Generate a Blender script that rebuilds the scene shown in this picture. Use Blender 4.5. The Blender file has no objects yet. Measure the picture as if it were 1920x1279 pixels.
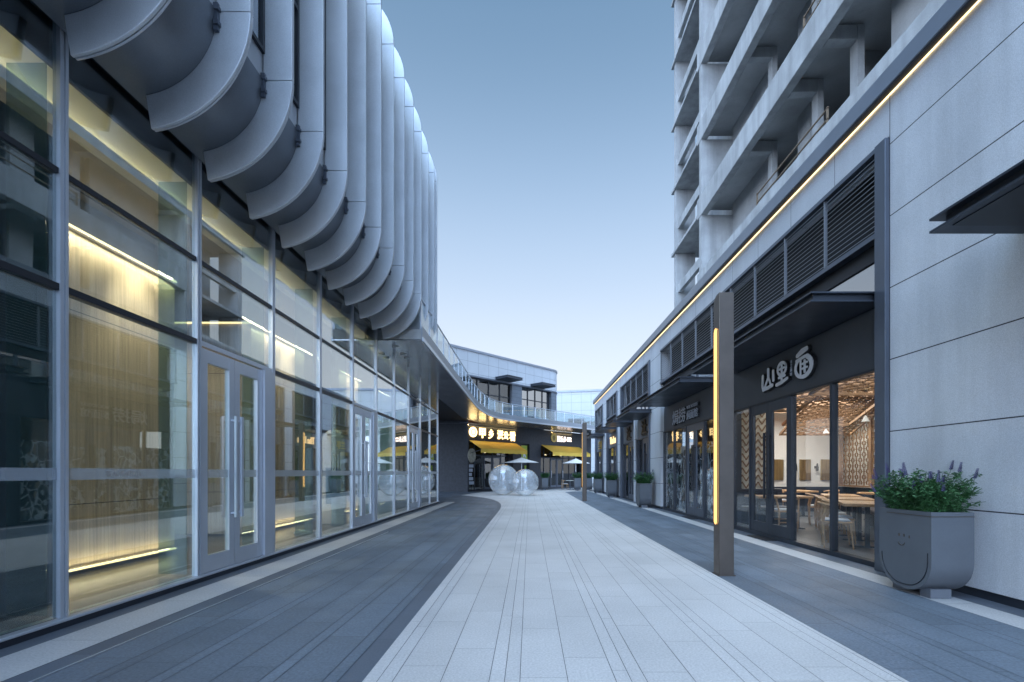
import bpy, bmesh, math, random
from mathutils import Vector, Matrix
R = math.radians
scene = bpy.context.scene
COL = scene.collection
rnd = random.Random(7)

# ------------------------------------------------------------------ camera
H = 1.35
cam_d = bpy.data.cameras.new("camera")
cam = bpy.data.objects.new("camera", cam_d)
COL.objects.link(cam)
cam.location = (0, 0, H)
cam.rotation_euler = (R(90), 0, 0)
cam_d.sensor_width = 36
cam_d.lens = 17.0
cam_d.shift_x = -33 / 1920
cam_d.shift_y = 246.5 / 1920
cam_d.clip_start = 0.05
cam_d.clip_end = 3000
scene.camera = cam

# ------------------------------------------------------------------ sky, sun, exposure
w = bpy.data.worlds.new("World")
scene.world = w
w.use_nodes = True
nt = w.node_tree
bg = nt.nodes["Background"]
sky = nt.nodes.new("ShaderNodeTexSky")
sky.sky_type = 'NISHITA'
sky.sun_disc = False
sky.sun_elevation = R(12)
sky.sun_rotation = R(200)
sky.altitude = 0
sky.air_density = 1.0
sky.dust_density = 1.5
sky.ozone_density = 3.0
# dusk sky: pale at the horizon, deep blue above, brightest high up and towards the afterglow behind the camera
tc = nt.nodes.new("ShaderNodeTexCoord")
sp = nt.nodes.new("ShaderNodeSeparateXYZ")
nt.links.new(tc.outputs['Generated'], sp.inputs[0])
ramp = nt.nodes.new("ShaderNodeValToRGB")
ramp.color_ramp.interpolation = 'B_SPLINE'
SKY = [(0.0, (0.57, 0.585, 0.62)), (0.12, (0.55, 0.575, 0.62)), (0.23, (0.49, 0.535, 0.60)), (0.36, (0.365, 0.45, 0.57)), (0.52, (0.225, 0.325, 0.46)), (0.69, (0.098, 0.175, 0.268)), (0.76, (0.11, 0.195, 0.32)), (0.88, (0.80, 1.15, 1.75)), (1.0, (1.15, 1.65, 2.55))]
el = ramp.color_ramp.elements
el[0].position, el[0].color = SKY[0][0], (*SKY[0][1], 1)
el[1].position, el[1].color = SKY[-1][0], (*SKY[-1][1], 1)
for p_, c_ in SKY[1:-1]:
    e_ = el.new(p_); e_.color = (*c_, 1)
nt.links.new(sp.outputs[2], ramp.inputs[0])
bk_ = nt.nodes.new("ShaderNodeMapRange")          # afterglow: stronger towards -Y
bk_.interpolation_type = 'SMOOTHSTEP'
bk_.inputs['From Min'].default_value = 0.25
bk_.inputs['From Max'].default_value = -0.7
bk_.inputs['To Min'].default_value = 1.0
bk_.inputs['To Max'].default_value = GLOW = 5.6
nt.links.new(sp.outputs[1], bk_.inputs['Value'])
sc_ = nt.nodes.new("ShaderNodeVectorMath"); sc_.operation = 'SCALE'
nt.links.new(ramp.outputs[0], sc_.inputs[0]); nt.links.new(bk_.outputs[0], sc_.inputs['Scale'])
mx_ = nt.nodes.new("ShaderNodeMix"); mx_.data_type = 'RGBA'; mx_.inputs[0].default_value = 0.12
ns_ = nt.nodes.new("ShaderNodeVectorMath"); ns_.operation = 'SCALE'; ns_.inputs['Scale'].default_value = 0.15
nt.links.new(sky.outputs[0], ns_.inputs[0])
bl_ = nt.nodes.new("ShaderNodeMix"); bl_.data_type = 'RGBA'; bl_.blend_type = 'MULTIPLY'   # the afterglow side is bluer
bf_ = nt.nodes.new("ShaderNodeMapRange"); bf_.inputs['From Min'].default_value = 0.2; bf_.inputs['From Max'].default_value = -0.4
nt.links.new(sp.outputs[1], bf_.inputs['Value']); nt.links.new(bf_.outputs[0], bl_.inputs[0])
nt.links.new(sc_.outputs[0], bl_.inputs[6]); bl_.inputs[7].default_value = (0.77, 0.95, 1.20, 1)
nt.links.new(bl_.outputs[2], mx_.inputs[6]); nt.links.new(ns_.outputs[0], mx_.inputs[7])
nt.links.new(mx_.outputs[2], bg.inputs[0])
bg.inputs[1].default_value = 0.72

sun_d = bpy.data.lights.new("sun", 'SUN')
sun_d.energy = 0.6
sun_d.angle = R(60)
sun_d.color = (0.78, 0.89, 1.0)
sun = bpy.data.objects.new("sun", sun_d)
sun.rotation_euler = (R(48), 0, R(-30))
COL.objects.link(sun)

scene.view_settings.view_transform = 'Standard'
scene.view_settings.look = 'None'
scene.view_settings.gamma = 1
scene.view_settings.exposure = 1.27
scene.render.engine = 'CYCLES'
cy = scene.cycles
cy.use_denoising = True
cy.max_bounces = 8
cy.diffuse_bounces = 3
cy.glossy_bounces = 4
cy.transparent_max_bounces = 24
cy.transmission_bounces = 6
cy.sample_clamp_indirect = 6
cy.caustics_reflective = False
cy.caustics_refractive = False

# ------------------------------------------------------------------ materials
def lin(c):
    return tuple((x / 12.92 if x <= 0.04045 else ((x + 0.055) / 1.055) ** 2.4) for x in c)

MATS = {}
def N(nt, t, **kw):
    n = nt.nodes.new(t)
    for k, v in kw.items():
        setattr(n, k, v)
    return n

def coord(nt, kind):
    if kind == 'Position':
        return N(nt, "ShaderNodeNewGeometry").outputs['Position']
    return N(nt, "ShaderNodeTexCoord").outputs['Object']

def math_node(nt, op, a, b=None, c=None):
    n = N(nt, "ShaderNodeMath", operation=op)
    for i, v in enumerate((a, b, c)):
        if v is None:
            continue
        if isinstance(v, (int, float)):
            n.inputs[i].default_value = v
        else:
            nt.links.new(v, n.inputs[i])
    return n.outputs[0]

def mix_col(nt, fac, a, b, mode='MIX'):
    n = N(nt, "ShaderNodeMix", data_type='RGBA', blend_type=mode)
    for sock, v in ((n.inputs[0], fac), (n.inputs[6], a), (n.inputs[7], b)):
        if isinstance(v, (int, float)):
            sock.default_value = v
        elif isinstance(v, tuple):
            sock.default_value = (*v, 1) if len(v) == 3 else v
        else:
            nt.links.new(v, sock)
    return n.outputs[2]

def noise(nt, vec, scale, detail=4, rough=0.55, stretch=None):
    if stretch:
        m = N(nt, "ShaderNodeMapping")
        m.inputs['Scale'].default_value = stretch
        nt.links.new(vec, m.inputs[0])
        vec = m.outputs[0]
    n = N(nt, "ShaderNodeTexNoise")
    n.inputs['Scale'].default_value = scale
    n.inputs['Detail'].default_value = detail
    n.inputs['Roughness'].default_value = rough
    nt.links.new(vec, n.inputs['Vector'])
    return n.outputs[0]

def joint_mask(nt, vec, specs):
    """dark open joints: specs = (axis, spacing, offset, width)"""
    sep = N(nt, "ShaderNodeSeparateXYZ")
    nt.links.new(vec, sep.inputs[0])
    out = None
    for ax, sp, off, wd in specs:
        v = sep.outputs['XYZ'.index(ax)]
        v = math_node(nt, 'ADD', v, 1000 * sp - off + wd / 2)
        v = math_node(nt, 'MODULO', v, sp)
        v = math_node(nt, 'LESS_THAN', v, wd)
        out = v if out is None else math_node(nt, 'MAXIMUM', out, v)
    return out

def pbr(name, col, rough=0.5, metal=0.0, var=0.10, vscale=1.5, fine=0.0, fscale=150, bump=0.0, bscale=60,
        joints=None, jcol=(0.03, 0.03, 0.035), coords='Position', stretch=None, attr=None, spec=0.5, rvar=0.0, streak=0.0):
    if name in MATS:
        return MATS[name]
    m = bpy.data.materials.new(name)
    m.use_nodes = True
    nt = m.node_tree
    b = nt.nodes["Principled BSDF"]
    vec = coord(nt, coords)
    c = None
    n1 = noise(nt, vec, vscale, 5, 0.6, stretch)
    k = N(nt, "ShaderNodeMapRange")
    k.inputs['From Min'].default_value = 0.3
    k.inputs['From Max'].default_value = 0.7
    k.inputs['To Min'].default_value = 1 - var
    k.inputs['To Max'].default_value = 1 + var
    nt.links.new(n1, k.inputs['Value'])
    f = k.outputs[0]
    if fine:
        n2 = noise(nt, vec, fscale, 2, 0.7)
        k2 = N(nt, "ShaderNodeMapRange")
        k2.inputs['From Min'].default_value = 0.3
        k2.inputs['From Max'].default_value = 0.7
        k2.inputs['To Min'].default_value = 1 - fine
        k2.inputs['To Max'].default_value = 1 + fine
        nt.links.new(n2, k2.inputs['Value'])
        f = math_node(nt, 'MULTIPLY', f, k2.outputs[0])
    if streak:
        n3 = noise(nt, vec, 1.0, 4, 0.6, (2.2, 2.2, 0.18))
        k3 = N(nt, "ShaderNodeMapRange")
        k3.inputs['From Min'].default_value = 0.35
        k3.inputs['From Max'].default_value = 0.65
        k3.inputs['To Min'].default_value = 1 - streak
        k3.inputs['To Max'].default_value = 1 + streak * 0.6
        nt.links.new(n3, k3.inputs['Value'])
        f = math_node(nt, 'MULTIPLY', f, k3.outputs[0])
    if attr:
        a = N(nt, "ShaderNodeAttribute", attribute_name=attr)
        f = math_node(nt, 'MULTIPLY', f, a.outputs['Fac'])
    vm = N(nt, "ShaderNodeVectorMath", operation='SCALE')
    vm.inputs[0].default_value = col
    nt.links.new(f, vm.inputs['Scale'])
    c = vm.outputs[0]
    if joints:
        jm = joint_mask(nt, vec, joints)
        c = mix_col(nt, jm, c, jcol)
    nt.links.new(c, b.inputs['Base Color'])
    b.inputs['Roughness'].default_value = rough
    if rvar:
        k4 = N(nt, "ShaderNodeMapRange")
        k4.inputs['From Min'].default_value = 0.3
        k4.inputs['From Max'].default_value = 0.7
        k4.inputs['To Min'].default_value = max(0.02, rough - rvar)
        k4.inputs['To Max'].default_value = rough + rvar
        nt.links.new(noise(nt, vec, vscale * 1.7, 4), k4.inputs['Value'])
        nt.links.new(k4.outputs[0], b.inputs['Roughness'])
    b.inputs['Metallic'].default_value = metal
    b.inputs['Specular IOR Level'].default_value = spec
    if bump:
        bp = N(nt, "ShaderNodeBump")
        bp.inputs['Strength'].default_value = bump
        bp.inputs['Distance'].default_value = 0.02
        nt.links.new(noise(nt, vec, bscale, 3), bp.inputs['Height'])
        nt.links.new(bp.outputs[0], b.inputs['Normal'])
    MATS[name] = m
    return m

def glass(name, tint=(0.85, 0.93, 0.95), f0=0.06, rough=0.0, haze=0.0, haze_col=(0.8, 0.85, 0.9), wave=0.0, wscale=1.2, power=4.2):
    if name in MATS:
        return MATS[name]
    m = bpy.data.materials.new(name)
    m.use_nodes = True
    nt = m.node_tree
    for n in list(nt.nodes):
        nt.nodes.remove(n)
    out = N(nt, "ShaderNodeOutputMaterial")
    tr = N(nt, "ShaderNodeBsdfTransparent")
    tr.inputs[0].default_value = (*tint, 1)
    gl = N(nt, "ShaderNodeBsdfGlossy")
    gl.inputs['Roughness'].default_value = rough
    lw = N(nt, "ShaderNodeLayerWeight")
    lw.inputs[0].default_value = 0.5
    p = math_node(nt, 'POWER', lw.outputs['Facing'], power)
    p = math_node(nt, 'MULTIPLY', p, 1 - f0)
    p = math_node(nt, 'ADD', p, f0)
    if wave:
        bp = N(nt, "ShaderNodeBump")
        bp.inputs['Strength'].default_value = wave
        bp.inputs['Distance'].default_value = 0.05
        nt.links.new(noise(nt, coord(nt, 'Position'), wscale, 1), bp.inputs['Height'])
        nt.links.new(bp.outputs[0], gl.inputs['Normal'])
    base = tr.outputs[0]
    if haze:
        df = N(nt, "ShaderNodeBsdfDiffuse")
        df.inputs[0].default_value = (*haze_col, 1)
        mx = N(nt, "ShaderNodeMixShader")
        mx.inputs[0].default_value = haze
        nt.links.new(base, mx.inputs[1])
        nt.links.new(df.outputs[0], mx.inputs[2])
        base = mx.outputs[0]
    ms = N(nt, "ShaderNodeMixShader")
    nt.links.new(p, ms.inputs[0])
    nt.links.new(base, ms.inputs[1])
    nt.links.new(gl.outputs[0], ms.inputs[2])
    nt.links.new(ms.outputs[0], out.inputs[0])
    MATS[name] = m
    return m

def emit(name, col, strength):
    if name in MATS:
        return MATS[name]
    m = bpy.data.materials.new(name)
    m.use_nodes = True
    b = m.node_tree.nodes["Principled BSDF"]
    b.inputs['Base Color'].default_value = (*col, 1)
    b.inputs['Emission Color'].default_value = (*col, 1)
    b.inputs['Emission Strength'].default_value = strength
    MATS[name] = m
    return m

M = {}
M['silver'] = pbr('aluminium_frame', (0.52, 0.55, 0.60), 0.38, 0.6, 0.05, 2)
M['fin'] = pbr('fin_metal', (0.55, 0.57, 0.60), 0.50, 0.35, 0.10, 1.2, fine=0.08, fscale=90, rvar=0.08, streak=0.06)
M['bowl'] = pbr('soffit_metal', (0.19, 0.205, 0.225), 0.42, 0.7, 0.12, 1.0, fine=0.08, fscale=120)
M['blackm'] = pbr('black_metal', (0.018, 0.021, 0.028), 0.45, 0.3, 0.1)
M['darkm'] = pbr('dark_grey_metal', (0.045, 0.053, 0.068), 0.42, 0.5, 0.12, 1.5, rvar=0.06)
M['midm'] = pbr('grey_frame_metal', (0.105, 0.12, 0.15), 0.42, 0.5, 0.08)
M['slat'] = pbr('louvre_metal', (0.24, 0.255, 0.28), 0.4, 0.4, 0.05)
M['fascia'] = pbr('fascia_board', (0.062, 0.069, 0.082), 0.55, 0.2, 0.12, 1.2, fine=0.08)
M['coping'] = pbr('coping_metal', (0.22, 0.24, 0.28), 0.4, 0.6, 0.08)
M['bronze'] = pbr('bronze_metal', (0.10, 0.082, 0.070), 0.45, 0.55, 0.12, 3, rvar=0.06)
M['stone_wall'] = pbr('stone_panels', (0.52, 0.53, 0.55), 0.7, 0, 0.09, 0.9, fine=0.16, fscale=90, bump=0.12, bscale=120, streak=0.11,
                      joints=[('Z', 0.96, 0.94, 0.014), ('Y', 5.12, 6.47, 0.012)])
M['stone_band'] = pbr('stone_band_panels', (0.52, 0.53, 0.55), 0.7, 0, 0.07, 0.9, fine=0.14, fscale=90, streak=0.05,
                      joints=[('Y', 1.28, 7.64, 0.010)])
M['stone_pier'] = pbr('stone_pier_panels', (0.52, 0.53, 0.55), 0.7, 0, 0.07, 0.9, fine=0.14, fscale=90, streak=0.05,
                      joints=[('Z', 0.96, 0.94, 0.014)])
M['concrete'] = pbr('raw_concrete', (0.33, 0.335, 0.335), 0.85, 0, 0.20, 0.8, fine=0.08, fscale=40, bump=0.3, bscale=12, streak=0.18)
M['concrete_d'] = pbr('concrete_soffit', (0.38, 0.385, 0.385), 0.85, 0, 0.25, 0.6, fine=0.08, fscale=30, bump=0.3, bscale=12)
M['path'] = pbr('light_granite', (0.46, 0.45, 0.45), 0.62, 0, 0.12, 0.5, fine=0.17, fscale=60, attr='tone')
M['pave'] = pbr('dark_granite', (0.108, 0.132, 0.165), 0.55, 0, 0.20, 0.7, fine=0.24, fscale=45, attr='tone', rvar=0.08)
M['edge'] = pbr('dark_edge_granite', (0.09, 0.105, 0.13), 0.55, 0, 0.12, 0.8, fine=0.12, fscale=60, attr='tone')
M['ground'] = pbr('joint_bed', (0.10, 0.105, 0.115), 0.9, 0, 0.2)
M['dstone'] = pbr('dark_stone_cladding', (0.030, 0.033, 0.042), 0.6, 0, 0.3, 6, fine=0.5, fscale=60, coords='Object')
M['lstone'] = pbr('pale_stone_cladding', (0.45, 0.46, 0.48), 0.7, 0, 0.05, 1, fine=0.05, coords='Object',
                  joints=[('X', 1.0, 0.0, 0.022), ('Z', 0.82, 0.18, 0.022)], jcol=(0.2, 0.2, 0.21))
M['gstone'] = pbr('grey_brick_cladding', (0.13, 0.145, 0.17), 0.7, 0, 0.12, 2, coords='Object', joints=[('Z', 0.3, 0, 0.02)], jcol=(0.07, 0.075, 0.085))
M['white'] = pbr('white_plaster', (0.74, 0.74, 0.73), 0.7, 0, 0.03)
M['taupe'] = pbr('taupe_ceiling', (0.36, 0.33, 0.30), 0.7, 0, 0.04)
M['cream'] = pbr('cream_plaster', (0.70, 0.67, 0.58), 0.7, 0, 0.03)
M['wood'] = pbr('wood_veneer', (0.46, 0.38, 0.275), 0.45, 0, 0.28, 2.0, fine=0.06, fscale=60, stretch=(14, 14, 0.35),
                joints=[('Z', 2.40, 0.954, 0.010)])
M['oak'] = pbr('oak_wood', (0.40, 0.24, 0.12), 0.45, 0, 0.25, 3.0, coords='Object', stretch=(10, 1, 10))
M['lattice'] = pbr('lattice_wood', (0.25, 0.15, 0.085), 0.5, 0, 0.15, 3.0)
M['floor_in'] = pbr('interior_floor', (0.11, 0.10, 0.085), 0.25, 0, 0.15, 2)
M['floor_wood'] = pbr('restaurant_floor', (0.095, 0.095, 0.097), 0.3, 0, 0.2, 2.5, stretch=(10, 1, 1))
M['navy'] = pbr('navy_leather', (0.022, 0.028, 0.045), 0.35, 0, 0.1)
M['teal'] = pbr('dark_reflection', (0.050, 0.075, 0.095), 0.8, 0, 0.10, 1.5)  # flat tone standing in for dark sky reflected in the glass
M['dark_in'] = pbr('dark_interior', (0.008, 0.0085, 0.010), 0.7, 0, 0.2)
M['glass'] = glass('window_glass', (0.86, 0.93, 0.93), 0.06, 0.0, wave=0.015, wscale=1.0, power=1.95)
M['glass_shop'] = glass('shop_glass', (0.95, 0.97, 0.97), 0.03, 0.0)
M['glass_dark'] = glass('dark_shop_glass', (0.45, 0.48, 0.50), 0.10, 0.0)
M['glass_sky'] = glass('reflective_glass', (0.15, 0.18, 0.22), 0.45, 0.0)
M['glass_rail'] = glass('railing_glass', (0.72, 0.84, 0.88), 0.12, 0.0, haze=0.10)
M['glass_fin'] = glass('glass_fin', (0.62, 0.74, 0.70), 0.06, 0.0, haze=0.12, haze_col=(0.35, 0.45, 0.45))
M['film'] = glass('frosted_film', (0.88, 0.90, 0.92), 0.03, 0.3, haze=0.22, haze_col=(0.75, 0.80, 0.86))
M['bubble'] = glass('clear_vinyl', (0.94, 0.96, 0.97), 0.10, 0.02, haze=0.28, haze_col=(0.9, 0.92, 0.95), wave=0.06, wscale=2.5, power=2.6)
M['led'] = emit('warm_led', (1.0, 0.74, 0.34), 1.3)
M['led_roof'] = emit('roof_led', (1.0, 0.76, 0.40), 1.3)
M['led_pole'] = emit('pole_led', (1.0, 0.54, 0.15), 0.75)
M['sign_warm'] = emit('sign_warm', (1.0, 0.70, 0.30), 1.5)
M['sign_white'] = emit('sign_white', (1.0, 0.86, 0.78), 0.7)
M['bar'] = emit('added_soffit_glow', (1.0, 0.72, 0.30), 14)  # for the unseen bars added over the signs to light the soffit
M['sign_gold'] = pbr('sign_gold', (0.62, 0.45, 0.13), 0.4, 0.4, 0.05)
M['sign_face'] = pbr('sign_face_white', (0.70, 0.72, 0.76), 0.5, 0, 0.03)
M['sign_grey'] = pbr('sign_face_grey', (0.36, 0.40, 0.47), 0.5, 0, 0.03)
M['sign_black'] = pbr('sign_black', (0.012, 0.012, 0.014), 0.5, 0, 0.03)
M['brush'] = pbr('sign_bronze', (0.05, 0.035, 0.022), 0.45, 0.4, 0.05)
M['yellow'] = pbr('yellow_canvas', (0.80, 0.50, 0.07), 0.75, 0, 0.06, 2, coords='Object', bump=0.1, bscale=4)
M['parasol'] = pbr('cream_canvas', (0.62, 0.61, 0.60), 0.8, 0, 0.05)
M['planter'] = pbr('planter_grey', (0.105, 0.115, 0.13), 0.55, 0, 0.07, 3, fine=0.05, fscale=90, coords='Object')
M['planter_d'] = pbr('planter_foot', (0.12, 0.13, 0.15), 0.6, 0, 0.1)
M['soil'] = pbr('soil', (0.035, 0.028, 0.02), 0.9, 0, 0.3, 8)
M['leaf'] = pbr('leaf_green', (0.04, 0.12, 0.04), 0.5, 0, 0.45, 14, coords='Object')
M['flower'] = pbr('purple_flower', (0.085, 0.075, 0.17), 0.7, 0, 0.3, 20, coords='Object')
M['green_poster'] = pbr('green_poster', (0.42, 0.52, 0.05), 0.5, 0, 0.05)
M['gold_panel'] = pbr('brass_panel', (0.48, 0.36, 0.16), 0.28, 0.9, 0.35, 3, stretch=(5, 5, 0.4))
M['cushion'] = pbr('grey_cushion', (0.42, 0.45, 0.50), 0.8, 0, 0.05)
M['orange_in'] = pbr('orange_brick', (0.30, 0.15, 0.085), 0.8, 0, 0.3, 3, coords='Object')

# ------------------------------------------------------------------ mesh builder
ORG = {}

class MB:
    def __init__(s):
        s.v = []; s.f = []; s.tone = []
    def add(s, vs, fs, tone=None):
        n = len(s.v)
        s.v += [Vector(p) for p in vs]
        s.f += [tuple(i + n for i in f) for f in fs]
        if tone is not None:
            s.tone += [tone] * len(fs)
        return s
    def box(s, x0, x1, y0, y1, z0, z1):
        x0, x1 = min(x0, x1), max(x0, x1); y0, y1 = min(y0, y1), max(y0, y1); z0, z1 = min(z0, z1), max(z0, z1)
        return s.add([(x0, y0, z0), (x1, y0, z0), (x1, y1, z0), (x0, y1, z0), (x0, y0, z1), (x1, y0, z1), (x1, y1, z1), (x0, y1, z1)],
                     [(0, 3, 2, 1), (4, 5, 6, 7), (0, 1, 5, 4), (1, 2, 6, 5), (2, 3, 7, 6), (3, 0, 4, 7)])
    def bar(s, p, q, w, h, up=(0, 0, 1), w2=None, h2=None):
        p = Vector(p); q = Vector(q); d = (q - p).normalized(); u = Vector(up)
        if abs(d.dot(u)) > 0.98:
            u = Vector((0, 1, 0))
        a = d.cross(u).normalized(); b = a.cross(d).normalized()
        w2 = w if w2 is None else w2; h2 = h if h2 is None else h2
        vs = []
        for c, ww, hh in ((p, w, h), (q, w2, h2)):
            for i, j in ((-1, -1), (1, -1), (1, 1), (-1, 1)):
                vs.append(c + a * (ww / 2 * i) + b * (hh / 2 * j))
        return s.add(vs, [(0, 1, 2, 3), (7, 6, 5, 4), (0, 4, 5, 1), (1, 5, 6, 2), (2, 6, 7, 3), (3, 7, 4, 0)])
    def tube(s, pts, r, n=8, cap=True):
        pts = [Vector(p) for p in pts]
        rs = r if isinstance(r, (list, tuple)) else [r] * len(pts)
        vs = []; fs = []
        for i, p in enumerate(pts):
            d = (pts[min(i + 1, len(pts) - 1)] - pts[max(i - 1, 0)]).normalized()
            u = Vector((0, 0, 1)) if abs(d.z) < 0.95 else Vector((0, 1, 0))
            a = d.cross(u).normalized(); b = a.cross(d).normalized()
            for k in range(n):
                t = 2 * math.pi * k / n
                vs.append(p + a * (rs[i] * math.cos(t)) + b * (rs[i] * math.sin(t)))
        for i in range(len(pts) - 1):
            for k in range(n):
                fs.append((i * n + k, i * n + (k + 1) % n, (i + 1) * n + (k + 1) % n, (i + 1) * n + k))
        if cap:
            fs.append(tuple(range(n))[::-1]); fs.append(tuple((len(pts) - 1) * n + k for k in range(n)))
        return s.add(vs, fs)
    def lathe(s, prof, n=24, c=(0, 0)):
        vs = []; fs = []
        for r, z in prof:
            for k in range(n):
                t = 2 * math.pi * k / n
                vs.append((c[0] + r * math.cos(t), c[1] + r * math.sin(t), z))
        for i in range(len(prof) - 1):
            for k in range(n):
                fs.append((i * n + k, i * n + (k + 1) % n, (i + 1) * n + (k + 1) % n, (i + 1) * n + k))
        fs.append(tuple(range(n))[::-1]); fs.append(tuple((len(prof) - 1) * n + k for k in range(n)))
        return s.add(vs, fs)
    def prism(s, poly, axis, a0, a1):
        """polygon in the two other axes, extruded along axis"""
        n = len(poly)
        def P(p, a):
            if axis == 'Y': return (p[0], a, p[1])
            if axis == 'X': return (a, p[0], p[1])
            return (p[0], p[1], a)
        vs = [P(p, a0) for p in poly] + [P(p, a1) for p in poly]
        fs = [tuple(range(n)), tuple(range(n, 2 * n))[::-1]]
        for i in range(n):
            j = (i + 1) % n
            fs.append((i, i + n, j + n, j))
        return s.add(vs, fs)
    def build(s, name, mat, parent=None, bevel=0.0, smooth=False, seg=1):
        off = ORG.get(parent.name, Vector((0, 0, 0))) if parent else Vector((0, 0, 0))
        me = bpy.data.meshes.new(name)
        me.from_pydata([p - off for p in s.v], [], s.f)
        me.validate()
        bm = bmesh.new(); bm.from_mesh(me)
        if not s.tone:
            bmesh.ops.recalc_face_normals(bm, faces=bm.faces[:])
        if bevel:
            bmesh.ops.bevel(bm, geom=bm.edges[:], offset=bevel, segments=seg, affect='EDGES', clamp_overlap=True)
        bm.to_mesh(me); bm.free()
        if s.tone:
            at = me.attributes.new('tone', 'FLOAT', 'FACE')
            for i, t in enumerate(s.tone):
                at.data[i].value = t
        if smooth:
            for p in me.polygons: p.use_smooth = True
            try: me.set_sharp_from_angle(angle=R(40))
            except Exception: pass
        if isinstance(mat, str): mat = M[mat]
        me.materials.append(mat)
        o = bpy.data.objects.new(name, me)
        COL.objects.link(o)
        if parent:
            o.parent = parent
            ORG[o.name] = off
        return o

def thing(name, label, cat, loc=(0, 0, 0), rotz=0, group=None, world=False):
    o = bpy.data.objects.new(name, None)
    o.empty_display_size = 0.2
    COL.objects.link(o)
    o.location = loc; o.rotation_euler = (0, 0, rotz)
    o['label'] = label; o['category'] = cat
    if group: o['group'] = group
    ORG[o.name] = Vector(loc) if world else Vector((0, 0, 0))
    return o

def tag(o, label, cat, group=None):
    o['label'] = label; o['category'] = cat
    if group: o['group'] = group
    return o

def struct(o):
    o['kind'] = 'structure'
    return o

def dup(root, loc, rotz=None, label=None):
    def cp(o, par):
        c = o.copy(); COL.objects.link(c)
        if par is not None: c.parent = par
        for ch in list(o.children): cp(ch, c)
        return c
    r = cp(root, None)
    r.location = loc
    if rotz is not None: r.rotation_euler = (0, 0, rotz)
    if label: r['label'] = label
    return r

def area(name, loc, rot, sx, sy, power, col, parent=None, spread=None):
    d = bpy.data.lights.new(name, 'AREA')
    d.shape = 'RECTANGLE'; d.size = sx; d.size_y = sy; d.energy = power; d.color = col
    if spread: d.spread = spread
    o = bpy.data.objects.new(name, d); COL.objects.link(o)
    o.location = loc; o.rotation_euler = rot
    return o

def spot(name, loc, rot, power, col, size=R(60), blend=0.6, rad=0.03):
    d = bpy.data.lights.new(name, 'SPOT')
    d.energy = power; d.color = col; d.spot_size = size; d.spot_blend = blend; d.shadow_soft_size = rad
    o = bpy.data.objects.new(name, d); COL.objects.link(o)
    o.location = loc; o.rotation_euler = rot
    return o

def text_mb(s, w, h, ext, offset=0.0, res=3, keep=False):
    """lettering as geometry in a local x-right, y-up, z-out frame, centred, fitted to w x h"""
    c = bpy.data.curves.new("lettering", 'FONT')
    c.body = s; c.size = 1.0; c.offset = offset; c.resolution_u = res
    o = bpy.data.objects.new("lettering", c)
    COL.objects.link(o)
    dg = bpy.context.evaluated_depsgraph_get()
    me = bpy.data.meshes.new_from_object(o.evaluated_get(dg))
    bpy.data.objects.remove(o); bpy.data.curves.remove(c)
    vs = [v.co.copy() for v in me.vertices]
    fs = [tuple(p.vertices) for p in me.polygons]
    bm = bmesh.new(); bm.from_mesh(me)
    bm.edges.ensure_lookup_table()
    if vs:
        bmesh.ops.remove_doubles(bm, verts=bm.verts[:], dist=1e-5)
        x0 = min(v.co.x for v in bm.verts); x1 = max(v.co.x for v in bm.verts)
        y0 = min(v.co.y for v in bm.verts); y1 = max(v.co.y for v in bm.verts)
        sx = w / (x1 - x0); sy = h / (y1 - y0)
        if keep: sx = sy = min(sx, sy)
        for v in bm.verts:
            v.co.x = (v.co.x - (x0 + x1) / 2) * sx; v.co.y = (v.co.y - (y0 + y1) / 2) * sy; v.co.z = 0
        r = bmesh.ops.extrude_face_region(bm, geom=bm.faces[:])
        for g in r['geom']:
            if isinstance(g, bmesh.types.BMVert): g.co.z += ext
    bm.verts.ensure_lookup_table(); bm.verts.index_update()
    vs = [v.co.copy() for v in bm.verts]; fs = [tuple(v.index for v in f.verts) for f in bm.faces]
    bm.free(); bpy.data.meshes.remove(me)
    return vs, fs

FR = {'right': Matrix(((0, 0, -1), (-1, 0, 0), (0, 1, 0))),    # faces -X
      'left': Matrix(((0, 0, 1), (1, 0, 0), (0, 1, 0))),       # faces +X
      'back': Matrix(((1, 0, 0), (0, 0, -1), (0, 1, 0)))}      # faces -Y
def put_text(mb, s, frame, c, w, h, ext, offset=0.0, keep=False):
    vs, fs = text_mb(s, w, h, ext, offset, keep=keep)
    m = FR[frame]; c = Vector(c)
    mb.add([m @ v + c for v in vs], fs)
    return mb

# ------------------------------------------------------------------ paving
def clip(poly, x0, x1, y0, y1):
    def cl(ps, ins, cut):
        out = []
        for i in range(len(ps)):
            a = ps[i - 1]; b = ps[i]
            ia, ib = ins(a), ins(b)
            if ib:
                if not ia: out.append(cut(a, b))
                out.append(b)
            elif ia: out.append(cut(a, b))
        return out
    def cx(v): return lambda a, b: (v, a[1] + (b[1] - a[1]) * (v - a[0]) / (b[0] - a[0]))
    def cyy(v): return lambda a, b: (a[0] + (b[0] - a[0]) * (v - a[1]) / (b[1] - a[1]), v)
    for ins, cut in ((lambda p: p[0] >= x0, cx(x0)), (lambda p: p[0] <= x1, cx(x1)), (lambda p: p[1] >= y0, cyy(y0)), (lambda p: p[1] <= y1, cyy(y1))):
        if not poly: return []
        poly = cl(poly, ins, cut)
    return poly

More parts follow.
